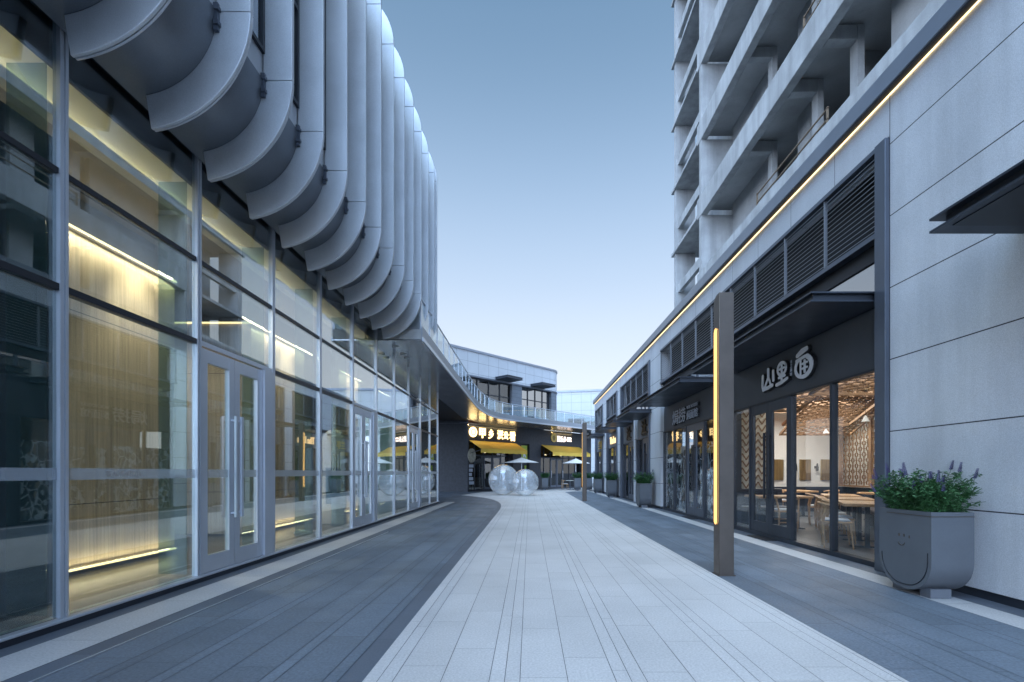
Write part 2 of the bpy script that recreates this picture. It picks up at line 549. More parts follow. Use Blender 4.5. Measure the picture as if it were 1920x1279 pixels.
def slabs(name, poly, z, mat, xstart, pattern, ylen, gap, spread):
    mb = MB()
    xs = [p[0] for p in poly]; ys = [p[1] for p in poly]
    X0, X1, Y0, Y1 = min(xs), max(xs), min(ys), max(ys)
    x = xstart; i = 0
    while x > X0: x -= sum(pattern)
    while x < X1:
        wd = pattern[i % len(pattern)]; i += 1
        y = Y0 - rnd.random() * ylen
        while y < Y1:
            L = ylen if wd > 0.15 else ylen * 1.5
            q = clip(poly, x + gap / 2, x + wd - gap / 2, y + gap * 0.35, y + L - gap * 0.35)
            if len(q) >= 3:
                t = rnd.gauss(1, spread)
                mb.add([(p[0], p[1], z) for p in q], [tuple(range(len(q)))], max(0.6, t))
            y += L
        x += wd
    o = mb.build(name, mat)
    return struct(o)

g = MB().add([(-600, -300, -0.012), (600, -300, -0.012), (600, 1500, -0.012), (-600, 1500, -0.012)], [(0, 1, 2, 3)])
struct(g.build('ground', 'ground'))
WD = (0.673, 0.740)          # along the back building's wall
WN = (0.740, -0.673)         # out of that wall
def wallpt(t, out=0.0): return (-4.35 + WD[0] * t + WN[0] * out, 34 + WD[1] * t + WN[1] * out)
curve = [(-1.08, 17.2), (-1.12, 19.0), (-1.22, 20.6), (-1.45, 22.4), (-1.85, 24.2), (-2.4, 25.8), (-3.1, 27.2), (-4.1, 28.8)]
light_poly = [(2.45, -4), (2.45, 33.6), (3.3, 34.6), (6.6, 35.2), (9.5, 40)] + [wallpt(14.5, 0.7), wallpt(4, 0.9), (-3.3, 33.2)] + curve[::-1] + [(-1.08, -4)]
slabs('path', light_poly, 0.0, 'path', -1.087, (0.10, 0.10, 0.312, 0.312), 1.0, 0.0042, 0.02)
edge_poly = curve[::-1] + [(-1.08, -4), (-1.235, -4), (-1.235, 17.2), (-1.275, 18.9), (-1.37, 20.5), (-1.6, 22.25), (-1.99, 23.95), (-2.52, 25.5), (-3.2, 26.85), (-4.2, 28.45)]
slabs('path_border', edge_poly, 0.0, 'edge', -5, (6.0,), 0.8, 0.006, 0.06)
pl = [(-1.235, -4), (-1.235, 17.2), (-1.275, 18.9), (-1.37, 20.5), (-1.6, 22.25), (-1.99, 23.95), (-2.52, 25.5), (-3.2, 26.85), (-4.2, 28.45), (-3.4, 33.0), (-4.0, 33.95), (-9, 33.95), (-9, 22.2), (-3.2, 22.2), (-3.2, -4)]
slabs('pavement', pl, 0.0, 'pave', -3.2, (0.312, 0.10, 0.312, 0.10, 0.312), 1.0, 0.006, 0.07)
pr = [(2.45, -4), (4.25, -4), (4.25, 34.9), (3.3, 34.6), (2.45, 33.6)]
slabs('pavement', pr, 0.0, 'pave', 2.45, (0.30, 0.10, 0.30, 0.10, 0.30), 1.0, 0.006, 0.07)
slabs('kerb_band', [(-3.86, -4), (-3.41, -4), (-3.41, 22.2), (-3.86, 22.2)], 0.0, 'path', -3.86, (0.45,), 1.2, 0.005, 0.03)
slabs('kerb_band', [(4.25, -4), (4.60, -4), (4.60, 36.5), (4.25, 34.9)], 0.0, 'path', 4.25, (0.35,), 1.2, 0.005, 0.03)
slabs('kerb_strip', [(-3.405, -4), (-3.2, -4), (-3.2, 22.2), (-3.405, 22.2)], 0.0, 'edge', -3.405, (0.205,), 0.8, 0.005, 0.06)
slabs('kerb_strip', [(-4.2, -4), (-3.86, -4), (-3.86, 22.2), (-4.2, 22.2)], 0.0, 'edge', -4.2, (0.34,), 0.8, 0.005, 0.06)
slabs('kerb_strip', [(4.60, -4), (5.2, -4), (5.2, 36.5), (4.60, 36.5)], 0.0, 'edge', 4.60, (0.6,), 0.8, 0.005, 0.06)
dr = MB().box(-3.222, -3.208, -4, 11, -0.005, 0.004)
struct(dr.build('drain_channel', 'silver'))

# ------------------------------------------------------------------ left: glass shop building
GX = -4.10
gb = thing('glass_building', 'glass fronted shop building with curved silver metal fins on its upper storey', 'building', (GX, 8, 0), world=True)
MY = [4.22 + 1.728 * k for k in range(-3, 11)]
YE = MY[-1]
mb = MB().box(GX - 0.12, GX + 0.06, -4, YE + 0.06, -0.008, 0.055)
mb.build('plinth', 'darkm', gb)
mb = MB().box(GX - 0.09, GX + 0.085, -4, YE + 0.05, 0.058, 0.085)
mb.build('sill', 'silver', gb, 0.004)
for y in MY:
    m_ = MB().box(GX - 0.025, GX + 0.042, y - 0.038, y - 0.010, 0.087, 5.26).box(GX - 0.025, GX + 0.030, y - 0.010, y + 0.010, 0.087, 5.26).box(GX - 0.025, GX + 0.042, y + 0.010, y + 0.038, 0.087, 5.26)
    m_.build('mullion', 'silver', gb)
    MB().box(GX - 0.46, GX - 0.12, y - 0.008, y + 0.008, 0.1, 4.92).build('glass_fin', 'glass_fin', gb)
DOORS = (1, 4, 7)
first = 3  # MY[3] = 4.22
for i in range(len(MY) - 1):
    y0, y1 = MY[i] + 0.040, MY[i + 1] - 0.040
    k = i - first
    door = k in DOORS
    MB().box(GX - 0.05, GX + 0.035, y0, y1, 2.925, 2.985).build('transom', 'silver' if door else 'blackm', gb)
    MB().box(GX - 0.05, GX + 0.03, y0, y1, 3.935, 3.985).build('transom', 'blackm', gb)
    MB().box(GX - 0.008, GX + 0.008, y0, y1, 2.987, 3.933).build('pane', 'glass', gb)
    MB().box(GX - 0.008, GX + 0.008, y0, y1, 3.987, 5.25).build('pane', 'glass', gb)
    if not door:
        MB().box(GX - 0.008, GX + 0.008, y0, y1, 0.087, 2.923).build('pane', 'glass', gb)
        MB().box(GX + 0.010, GX + 0.012, y0, y1, 1.284, 1.388).build('frosted_band', 'film', gb)
    else:
        MB().box(GX - 0.07, GX + 0.07, y1 - 0.27, y1, 0.087, 2.923).build('door_post', 'silver', gb, 0.004)
        ye = y1 - 0.275
        ym = (y0 + ye) / 2
        for a, b in ((y0 + 0.01, ym - 0.004), (ym + 0.004, ye - 0.01)):
            f = MB()
            f.box(GX - 0.03, GX + 0.03, a, a + 0.115, 0.09, 2.90)
            f.box(GX - 0.03, GX + 0.03, b - 0.115, b, 0.09, 2.90)
            f.box(GX - 0.028, GX + 0.028, a + 0.115, b - 0.115, 0.09, 0.30)
            f.box(GX - 0.028, GX + 0.028, a + 0.115, b - 0.115, 2.74, 2.90)
            d = f.build('door', 'silver', gb)
            MB().box(GX - 0.006, GX + 0.006, a + 0.115, b - 0.115, 0.30, 2.74).build('pane', 'glass', d)
            MB().box(GX + 0.008, GX + 0.010, a + 0.115, b - 0.115, 1.284, 1.388).build('frosted_band', 'film', d)
            hy = b - 0.06 if a < ym - 0.1 else a + 0.06
            hm = MB().box(GX + 0.075, GX + 0.105, hy - 0.022, hy + 0.022, 0.74, 2.12)
            for z in (0.80, 2.06): hm.box(GX + 0.03, GX + 0.075, hy - 0.012, hy + 0.012, z - 0.012, z + 0.012)
            hm.build('handle', 'silver', d)
tx = MB()
put_text(tx, '恒基·旭辉江山', 'left', (GX + 0.0125, 4.62 + 0.25, 1.336), 0.42, 0.055, 0.001)
tx.build('band_lettering', 'taupe', gb)
MB().box(GX - 0.135, GX - 0.105, -4, YE, 4.93, 5.62).build('header_beam', 'darkm', gb)
# far end return of the glass box and roof above the ground floor
e = MB()
for j in range(4):
    e.box(GX - 1.9 * j - 0.04, GX - 1.9 * j + 0.04, YE + 0.05, YE + 0.12, 0.08, 6.2) if j else None
e.build('mullion', 'silver', gb)
MB().box(-9.6, GX - 0.1, YE + 0.07, YE + 0.085, 0.08, 6.2).build('pane', 'glass', gb)
MB().box(-9.6, GX - 0.05, -4, YE + 0.1, 5.65, 6.3).build('roof_slab', 'darkm', gb)
# interior
MB().box(-10, GX - 0.12, -4, YE, 0.0, 0.07).build('floor', 'floor_in', gb)
MB().box(-10, -4.795, -4, YE, 4.84, 4.90).build('ceiling', 'taupe', gb)
MB().box(-4.85, -4.79, -4, YE, 4.905, 5.60).box(-4.785, GX - 0.14, -4, YE, 5.56, 5.60).build('cove', 'cream', gb)
MB().box(-4.79, -4.66, -4, YE, 4.84, 4.86).box(-4.68, -4.66, -4, YE, 4.86, 4.95).build('cove_lip', 'cream', gb)
MB().box(-4.74, -4.71, 0, YE - 0.1, 4.865, 4.885).build('cove_light', emit('cove_led', (1.0, 0.84, 0.48), 11), gb)
WX = -5.64
def wood_wall(y0, y1):
    MB().box(WX - 0.2, WX, y0, y1, 0.17, 4.36).build('wood_wall', 'wood', gb)
    MB().box(WX - 0.2, WX - 0.06, y0, y1, 0.07, 0.165).build('wall_base', 'blackm', gb)
    MB().box(WX - 0.2, WX - 0.10, y0, y1, 4.36, 4.838).build('wall_head', 'taupe', gb)
    MB().box(WX + 0.005, WX + 0.03, y0 + 0.02, y1, 4.368, 4.388).build('wall_light', 'led', gb)
    MB().box(WX + 0.002, WX + 0.03, y0 + 0.02, y1, 0.135, 0.160).build('wall_light', 'led', gb)
wood_wall(4.3, 7.68)
wood_wall(9.85, 12.1)
wood_wall(14.3, 16.2)
rw = MB().box(-7.6, WX + 0.0, 9.80, 9.848, 0.10, 4.36); rw.build('wood_wall', 'wood', gb)
MB().box(-7.6, WX, 9.77, 9.798, 4.365, 4.395).build('wall_light', 'led', gb)
MB().box(-8.7, -8.6, 4, 21.4, 0.07, 4.838).build('back_wall', 'wood', gb)
MB().box(-8.6, WX - 0.2, 12.3, 12.36, 0.07, 4.838).build('back_wall', 'taupe', gb)
MB().box(-4.72, -4.65, -4, 4.72, 0.07, 4.62).build('reflection_sheet', 'teal', gb)  # added sheet; its teal colour imitates a dark reflection in this bay
MB().box(-4.75, -4.62, 10.2, 10.32, 0.07, 2.45).box(-4.9, -4.5, 10.05, 10.45, 0.07, 0.11).build('stand_post', 'sign_face', None)
sp_ = bpy.data.objects['stand_post']; tag(sp_, 'slim white post on a square foot standing behind the shop glass', 'post')
# totem
tt = thing('totem_sign', 'tall white round topped totem standing behind the glass wall', 'sign', (-4.85, 12.0, 0.07))
prof = [(-0.28, 0)] + [(-0.28 * math.cos(a), 2.05 + 0.28 * math.sin(a)) for a in [math.pi * i / 14 for i in range(15)]] + [(0.28, 0)]
MB().prism(prof, 'Y', -0.07, 0.07).build('body', 'sign_face', tt, 0.01)
MB().box(-0.18, 0.18, -0.075, -0.072, 0.5, 1.4).build('panel', pbr('blue_panel', (0.06, 0.16, 0.26), 0.4, 0, 0.4, 8), tt)
# upper storey: curved metal skin, windows, fins
CXc, ZB, ZT = -4.04, 6.04, 10.30
CXT, RT = -4.04, 1.20
def arc(r, a0, a1, n, zc, cx=CXc): return [(cx + r * math.cos(R(a0 + (a1 - a0) * i / n)), zc + r * math.sin(R(a0 + (a1 - a0) * i / n))) for i in range(n + 1)]
YU0, YU1 = -6.0, 14.92
ri = 0.86
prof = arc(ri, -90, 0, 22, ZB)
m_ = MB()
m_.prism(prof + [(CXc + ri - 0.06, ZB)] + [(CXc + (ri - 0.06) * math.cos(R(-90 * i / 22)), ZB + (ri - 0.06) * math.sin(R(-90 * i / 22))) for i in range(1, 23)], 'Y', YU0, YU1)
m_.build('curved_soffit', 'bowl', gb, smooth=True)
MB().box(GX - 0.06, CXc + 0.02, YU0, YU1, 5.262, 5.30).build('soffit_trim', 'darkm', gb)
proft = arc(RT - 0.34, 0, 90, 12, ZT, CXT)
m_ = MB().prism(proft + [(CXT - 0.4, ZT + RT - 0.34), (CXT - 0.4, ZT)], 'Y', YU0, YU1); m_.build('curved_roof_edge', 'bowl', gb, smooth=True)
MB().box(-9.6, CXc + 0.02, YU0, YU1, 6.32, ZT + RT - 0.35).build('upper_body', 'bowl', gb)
FY = [4.10 + 0.864 * k for k in range(-5, 13)] + [14.9]
for i in range(len(FY) - 2):
    y0, y1 = FY[i] + 0.07, FY[i + 1] - 0.05
    wx = CXc + ri
    MB().box(wx - 0.10, wx - 0.02, y0 - 0.02, y1 + 0.02, ZB, ZT).build('wall_panel', 'fin', gb)
    z0, z1 = 6.35, 9.9
    f = MB()
    for (a, b) in ((z0, z0 + 0.05), (7.65, 7.71), (8.95, 9.01), (z1 - 0.05, z1)):
        f.box(wx - 0.018, wx + 0.02, y0 + 0.05, y1 - 0.05, a, b)
    f.box(wx - 0.018, wx + 0.02, y0, y0 + 0.05, z0, z1).box(wx - 0.018, wx + 0.02, y1 - 0.05, y1, z0, z1)
    wn = f.build('window', 'blackm', gb)
    MB().box(wx - 0.016, wx - 0.008, y0 + 0.05, y1 - 0.05, z0 + 0.05, z1 - 0.05).build('pane', 'glass_sky', wn)
ro, r2 = 1.20, 0.855
def fin_piece(mb, y0, y1, r_out, piece):
    if piece == 'b': o = arc(r_out, -81, 0, 24, ZB - 0.005); n = arc(r2, -81, 0, 24, ZB - 0.005)
    elif piece == 't': o = arc(r_out - ro + RT, 0, 88, 16, ZT + 0.005, CXT); n = arc(RT - ro + r2, 0, 88, 16, ZT + 0.005, CXT)
    else: o = [(CXc + r_out, ZB + 0.003), (CXc + r_out, ZT - 0.003)]; n = [(CXc + r2, ZB + 0.003), (CXc + r2, ZT - 0.003)]
    k = len(o)
    vs = []
    for y in (y0, y1):
        vs += [(p[0], y, p[1]) for p in o] + [(p[0], y, p[1]) for p in n]
    fs = []
    for i in range(k - 1):
        fs += [(i, i + 1, k + i + 1, k + i), (2 * k + i, 3 * k + i, 3 * k + i + 1, 2 * k + i + 1),
               (i, 2 * k + i, 2 * k + i + 1, i + 1), (k + i, k + i + 1, 3 * k + i + 1, 3 * k + i)]
    fs += [(0, k, 3 * k, 2 * k), (k - 1, 3 * k - 1, 4 * k - 1, 2 * k - 1)]
    mb.add(vs, fs)
def make_fin(y):
    mb = MB()
    for pc in 'bst':
        fin_piece(mb, y - 0.045, y - 0.012, ro, pc)
        fin_piece(mb, y - 0.012, y, ro - 0.035, pc)
        fin_piece(mb, y, y + 0.022, ro - 0.006, pc)
    return mb
fins = make_fin(FY[0]).build('fin', 'fin', gb, smooth=True)
bv = fins.modifiers.new('rolled_edge', 'BEVEL'); bv.width = 0.009; bv.segments = 2; bv.limit_method = 'ANGLE'; bv.angle_limit = R(60)
bk = MB().box(CXc + r2 - 0.01, CXc + r2 + 0.035, FY[0] - 0.085, FY[0] - 0.05, ZB - 0.22, ZB + 0.06).box(CXc + r2 + 0.0, CXc + r2 + 0.05, FY[0] - 0.10, FY[0] - 0.05, ZB - 0.02, ZB + 0.02).box(CXc + r2 + 0.0, CXc + r2 + 0.05, FY[0] - 0.10, FY[0] - 0.05, ZB - 0.17, ZB - 0.13)
bko = bk.build('bracket', 'midm', fins)
for y in FY[1:]:
    c = fins.copy(); COL.objects.link(c); c.parent = gb; c.location = (0, y - FY[0], 0)
    b_ = bko.copy(); COL.objects.link(b_); b_.parent = c
# lit lamps of the glass shop (downlights washing the timber wall)
for y in (6.9, 11.2, 15.3):
    spot('downlight', (WX + 0.30, y, 4.80), (0, R(-8), 0), 230, (1.0, 0.84, 0.60), R(75), 0.7)
for y in (8.7, 13.3, 18.5):
    spot('downlight', (-6.8, y, 4.8), (0, 0, 0), 130, (1.0, 0.84, 0.62), R(110), 0.8, 0.1)

for y0, y1 in ((4.4, 7.66), (9.9, 12.08), (14.35, 16.18)):
    area('wall_wash', (WX + 0.10, (y0 + y1) / 2, 4.345), (0, R(-16), 0), 0.05, y1 - y0, 22 * (y1 - y0) / 3, (1.0, 0.82, 0.56))
    area('wall_wash', (WX + 0.07, (y0 + y1) / 2, 0.17), (0, R(180 + 20), 0), 0.04, y1 - y0, 7 * (y1 - y0) / 3, (1.0, 0.80, 0.50))

# ------------------------------------------------------------------ right: row of shops
RX = 4.82
row = thing('shop_row', 'long pale stone shop row with louvres, black canopies and a lit roof edge', 'building', (RX, 14, 0), world=True)
YR0, YR1 = -8.0, 35.8
MB().box(RX, RX + 0.5, YR0, 6.48, 0.10, 6.40).build('wall', 'stone_wall', row)
MB().box(RX + 0.03, RX + 0.5, YR0, 6.48, -0.01, 0.10).build('wall_base', 'darkm', row)
MB().box(RX, RX + 0.5, 6.48, YR1, 5.86, 6.40).build('wall', 'stone_band', row)
def pier(y0, y1):
    MB().box(RX + 0.001, RX + 0.55, y0, y1, 0.10, 5.858).build('pier', 'stone_pier', row)
    MB().box(RX + 0.03, RX + 0.5, y0, y1, -0.01, 0.10).build('wall_base', 'darkm', row)
for a, b in ((17.8, 19.3), (25.65, 26.5), (30.3, 31.7), (35.5, 35.8)): pier(a, b)
MB().box(RX + 0.02, RX + 0.55, 22.2, 22.5, 0.0, 4.0).build('pier', 'stone_pier', row)
MB().box(4.70, RX + 0.7, YR0, YR1 + 0.1, 6.42, 6.68).build('coping', 'coping', row, 0.01)
MB().box(4.715, RX + 0.6, YR0, YR1 + 0.05, 6.402, 6.42).build('coping_soffit', 'blackm', row)
MB().box(4.798, 4.812, YR0, YR1, 6.388, 6.400).build('eaves_light', 'led_roof', row)
MB().box(RX + 0.5, 7.9, YR0, YR1, 6.30, 6.38).build('roof', 'concrete_d', row)
BX = 4.95
# bays: (y0, y1)
BAYS = [(6.48, 17.8), (19.3, 25.65), (26.5, 30.3), (31.7, 35.5)]
for bi, (y0, y1) in enumerate(BAYS):
    # frame
    MB().box(RX - 0.06, RX + 0.16, y0 - 0.005, y0 + 0.20, 0.0, 5.84).build('bay_frame', 'midm', row, 0.006)
    if bi: MB().box(RX - 0.02, RX + 0.16, y1 - 0.14, y1 + 0.005, 0.0, 5.84).build('bay_frame', 'midm', row)
    MB().box(RX - 0.02, RX + 0.12, y0 + 0.2, y1 - 0.0, 5.79, 5.855).build('louvre_head', 'midm', row)
    MB().box(RX - 0.03, RX + 0.14, y0 + 0.2, y1 - 0.0, 4.60, 4.67).build('louvre_sill', 'midm', row)
    n = max(2, round((y1 - y0 - 0.2) / 1.28))
    st = (y1 - y0 - 0.2) / n
    for j in range(n):
        a = y0 + 0.2 + st * j; b = a + st
        lm = MB()
        for q in range(15):
            z = 4.72 + q * 0.0715
            lm.box(RX + 0.004, RX + 0.012, a + 0.03, b - 0.03, z, z + 0.008)
        lm.box(RX + 0.0, RX + 0.05, b - 0.010, b + 0.010, 4.67, 5.79)
        lm.build('louvre', 'slat', row)
    MB().box(RX + 0.35, RX + 0.4, y0, y1, 4.1, 5.86).build('louvre_backing', 'dark_in', row)
    MB().box(RX + 0.10, RX + 0.30, y0 + 0.2, y1, 4.36, 4.598).build('beam', 'blackm', row)
    gy = y0 + 0.2
    while gy < y1 - 0.3:
        ge = min(gy + 1.9, y1 - 0.02)
        MB().box(BX + 0.0, BX + 0.012, gy + 0.03, ge - 0.03, 3.86, 4.36).build('transom_pane', 'glass_sky', row)
        MB().box(BX - 0.03, BX + 0.05, ge - 0.03, ge + 0.03, 3.80, 4.36).build('transom_post', 'midm', row)
        gy = ge
    MB().box(BX + 0.02, BX + 0.2, y0 + 0.2, y1, 3.70, 3.84).build('canopy_beam', 'darkm', row)
    for a, b in ([(6.68, 11.75), (11.75, 17.8)] if bi == 0 else ([(19.5, 22.2), (22.5, 25.5)] if bi == 1 else [(y0 + 0.2, y1 - 0.14)])):
        MB().box(BX, BX + 0.12, a, b, 2.83, 3.70).build('shop_fascia', 'fascia' if bi == 0 else pbr('grey_fascia', (0.17, 0.18, 0.195), 0.6, 0.1, 0.1), row)

def canopy(y0, y1):
    xo = 3.90; zb = 3.72
    c = MB()
    c.box(xo, BX - 0.002, y0, y1, zb, zb + 0.022)            # bottom plate
    c.box(xo + 0.06, xo + 0.08, y0 + 0.06, y1 - 0.06, zb + 0.022, zb + 0.118)   # web
    c.box(xo + 0.08, BX - 0.002, y0 + 0.06, y0 + 0.08, zb + 0.022, zb + 0.118)
    c.box(xo + 0.08, BX - 0.002, y1 - 0.08, y1 - 0.06, zb + 0.022, zb + 0.118)
    c.box(xo, BX - 0.002, y0, y1, zb + 0.118, zb + 0.140)
    return c.build('canopy', 'darkm', row)
for a, b in ((6.70, 11.7), (12.66, 17.5), (19.1, 21.95), (22.8, 25.2), (26.5, 29.1), (31.0, 33.8)): canopy(a, b)
xo = 3.90
c = MB().box(xo, RX - 0.002, -1.5, 4.72, 3.68, 3.702).box(xo + 0.08, xo + 0.1, -1.4, 4.62, 3.702, 3.80).box(xo + 0.1, RX - 0.002, 4.60, 4.62, 3.702, 3.80).box(xo, RX - 0.002, -1.5, 4.72, 3.80, 3.822)
c.build('canopy', 'darkm', row)
MB().box(xo + 0.08, RX - 0.01, -1.3, 4.55, 3.672, 3.679).build('canopy_liner', 'blackm', row)

def frame_post(y, w=0.06, z0=0.06, z1=2.82):
    MB().box(BX - 0.04, BX + 0.06, y - w / 2, y + w / 2, z0, z1).build('frame_post', 'darkm', row)
def glazing(y0, y1, mat='glass_shop', z0=0.09, z1=2.79):
    MB().box(BX + 0.0, BX + 0.01, y0, y1, z0, z1).build('pane', mat, row)
def shop_doors(y0, y1, mat='glass_shop', m='darkm'):
    ym = (y0 + y1) / 2
    for a, b, near in ((y0, ym - 0.004, True), (ym + 0.004, y1, False)):
        f = MB().box(BX - 0.025, BX + 0.025, a, a + 0.12, 0.075, 2.80).box(BX - 0.025, BX + 0.025, b - 0.12, b, 0.075, 2.80)
        f.box(BX - 0.023, BX + 0.023, a + 0.12, b - 0.12, 0.075, 0.30).box(BX - 0.023, BX + 0.023, a + 0.12, b - 0.12, 2.60, 2.80)
        d = f.build('door', m, row)
        MB().box(BX - 0.005, BX + 0.005, a + 0.12, b - 0.12, 0.30, 2.60).build('pane', mat, d)
        hy = b - 0.07 if near else a + 0.07
        hm = MB().box(BX - 0.10, BX - 0.07, hy - 0.025, hy + 0.025, 0.82, 2.17)
        for z in (0.9, 2.09): hm.box(BX - 0.07, BX - 0.025, hy - 0.012, hy + 0.012, z - 0.012, z + 0.012)
        hm.build('handle', 'blackm', d)
for y0, y1 in ((6.68, 17.8),):
    MB().box(BX - 0.05, BX + 0.08, y0, y1, 0.0, 0.072).build('threshold', 'darkm', row)
    MB().box(BX - 0.04, BX + 0.07, y0, y1, 2.80, 2.832).build('head_frame', 'blackm', row)
for y in (6.76, 7.88, 9.11, 10.80, 11.68): frame_post(y, 0.07)
glazing(6.8, 7.85); glazing(7.92, 9.07); glazing(10.84, 11.64)
shop_doors(9.15, 10.76)
MB().box(BX - 0.06, BX + 0.2, 11.75, 12.35, 0.0, 2.83).build('pier', 'darkm', row)

# second shop: glass covered by a printed film of black and white line work
def film_mat():
    m = bpy.data.materials.new('printed_film'); m.use_nodes = True
    nt = m.node_tree; b = nt.nodes["Principled BSDF"]
    vec = coord(nt, 'Position')
    mp = N(nt, "ShaderNodeMapping"); mp.inputs['Scale'].default_value = (1, 2.2, 1.5); mp.inputs['Rotation'].default_value = (R(32), 0, 0)
    nt.links.new(vec, mp.inputs[0])
    vo = N(nt, "ShaderNodeTexVoronoi", feature='DISTANCE_TO_EDGE'); vo.inputs['Scale'].default_value = 1.7
    nt.links.new(mp.outputs[0], vo.inputs['Vector'])
    vo2 = N(nt, "ShaderNodeTexVoronoi"); vo2.inputs['Scale'].default_value = 4.2
    nt.links.new(mp.outputs[0], vo2.inputs['Vector'])
    r = N(nt, "ShaderNodeValToRGB"); r.color_ramp.interpolation = 'CONSTANT'
    el = r.color_ramp.elements
    el[0].color = (0.015, 0.016, 0.02, 1); el[0].position = 0
    el[1].color = (0.07, 0.075, 0.085, 1); el[1].position = 0.42
    for p, cc in ((0.56, (0.50, 0.51, 0.54, 1)), (0.66, (0.03, 0.03, 0.035, 1)), (0.78, (0.30, 0.20, 0.12, 1)), (0.84, (0.55, 0.56, 0.58, 1))):
        e_ = el.new(p); e_.color = cc
    sx = N(nt, "ShaderNodeSeparateColor"); nt.links.new(vo2.outputs['Color'], sx.inputs[0])
    nt.links.new(sx.outputs[0], r.inputs[0])
    line = math_node(nt, 'LESS_THAN', vo.outputs['Distance'], 0.035)
    cc = mix_col(nt, line, r.outputs[0], (0.55, 0.57, 0.60))
    nt.links.new(cc, b.inputs['Base Color'])
    b.inputs['Roughness'].default_value = 0.12
    return m
M['print'] = film_mat()
for y in (12.42, 13.65, 15.2, 16.5, 17.74): frame_post(y, 0.06)
for a, b in ((12.46, 13.6), (15.24, 16.46), (16.54, 17.7)):
    glazing(a, b, 'glass_shop')
    MB().box(BX + 0.06, BX + 0.07, a, b, 0.09, 2.2).build('window_graphic', 'print', row)
shop_doors(13.69, 15.16, 'glass_shop', 'midm')
MB().box(BX + 0.06, BX + 0.07, 13.7, 15.15, 0.09, 2.1).build('window_graphic', 'print', row)
MB().box(BX + 0.09, BX + 1.2, 12.36, 12.42, 0, 3.6).box(BX + 1.2, BX + 1.26, 12.36, 17.8, 0, 3.6).box(BX + 0.09, BX + 1.2, 12.42, 17.8, 2.84, 2.9).build('shop_back', 'orange_in', row)

# far shops (3..6): frames, doors, dark inside
for y0, y1 in ((19.5, 22.2), (22.5, 25.5), (26.7, 30.16), (31.9, 35.36)):
    MB().box(BX - 0.05, BX + 0.08, y0, y1, 0.0, 0.072).build('threshold', 'darkm', row)
    MB().box(BX - 0.06, BX + 0.10, y0, y0 + 0.18, 0.0, 2.83).build('bay_frame', 'darkm', row)
    MB().box(BX - 0.06, BX + 0.10, y1 - 0.22, y1, 0.0, 2.83).build('bay_frame', 'darkm', row)
    mid = y0 + 0.2 + 1.4
    shop_doors(y0 + 0.2, mid - 0.05, 'glass_dark', 'midm')
    frame_post(mid, 0.07)
    glazing(mid + 0.05, y1 - 0.24, 'glass_dark')
    MB().box(BX - 0.04, BX + 0.07, y0, y1, 2.80, 2.832).build('head_frame', 'blackm', row)
    MB().box(BX + 0.9, BX + 0.95, y0, y1, 0, 2.9).box(BX + 0.1, BX + 0.95, y0, y1, 2.9, 2.95).box(BX + 0.1, BX + 0.9, y0, y0 + 0.04, 0, 2.9).build('shop_back', 'orange_in', row)

# signs on the row
SX = BX - 0.015
def letters(root, s, yc, zc, w, h, face, back=True, off=0.0, th=0.06):
    if back:
        b = MB(); put_text(b, s, 'right', (SX + 0.012, yc, zc - 0.012), w * 1.07, h * 1.07, th - 0.012, off + 0.035)
        p = b.build('letter_backing', 'sign_black', root)
    f = MB(); put_text(f, s, 'right', (SX - th + 0.012, yc, zc), w, h, 0.012, off)
    f.build('letter', face, root)
s1 = thing('shop_sign', 'rounded white Chinese lettering 山里面 on the dark fascia over the lit restaurant', 'sign', (SX, 9.3, 3.27), world=True)
def brush(strokes, y0, z0, wd, hg, name, mat, grow, x_front, th):
    """fat rounded strokes: each is (points in a unit square, width); drawn in the plane of the fascia"""
    mb = MB(); px_s = wd; pz_s = hg
    for k, (pts, wds) in enumerate(strokes):
        P = [Vector((y0 - p[0] * px_s, z0 + p[1] * pz_s)) for p in pts]
        ws = wds if isinstance(wds, (list, tuple)) else [wds] * len(P)
        ws = [q * hg + 2 * grow for q in ws]
        L = []; Rr = []
        for i, p in enumerate(P):
            t = (P[min(i + 1, len(P) - 1)] - P[max(i - 1, 0)]).normalized(); n = Vector((-t.y, t.x))
            L.append(p + n * ws[i] / 2); Rr.append(p - n * ws[i] / 2)
        t0_ = (P[1] - P[0]).normalized(); t1_ = (P[-1] - P[-2]).normalized()
        n = Vector((-t1_.y, t1_.x)); cap1 = [P[-1] + (n * math.cos(a) + t1_ * math.sin(a)) * ws[-1] / 2 for a in [math.pi * i / 7 for i in range(1, 7)]]
        n = Vector((t0_.y, -t0_.x)); cap0 = [P[0] + (n * math.cos(a) - t0_ * math.sin(a)) * ws[0] / 2 for a in [math.pi * i / 7 for i in range(1, 7)]]
        xf = x_front - 0.0006 * k; xb = xf + th
        vs = []; fs = []
        m = len(L)
        for x in (xf, xb):
            vs += [(x, q.x, q.y) for q in L] + [(x, q.x, q.y) for q in Rr]
        for i in range(m - 1):
            fs += [(i, i + 1, m + i + 1, m + i), (2 * m + i, 3 * m + i, 3 * m + i + 1, 2 * m + i + 1), (i, 2 * m + i, 2 * m + i + 1, i + 1), (m + i, m + i + 1, 3 * m + i + 1, 3 * m + i)]
        mb.add(vs, fs)
        for cap, e0, e1 in ((cap1, L[-1], Rr[-1]), (cap0, Rr[0], L[0])):
            ring = [e0] + cap + [e1]; r_ = len(ring)
            mb.add([(xf, q.x, q.y) for q in ring] + [(xb, q.x, q.y) for q in ring],
                   [tuple(range(r_)), tuple(range(r_, 2 * r_))[::-1]] + [(i, i + r_, i + 1 + r_, i + 1) for i in range(r_ - 1)])
    return mb.build(name, mat, s1)
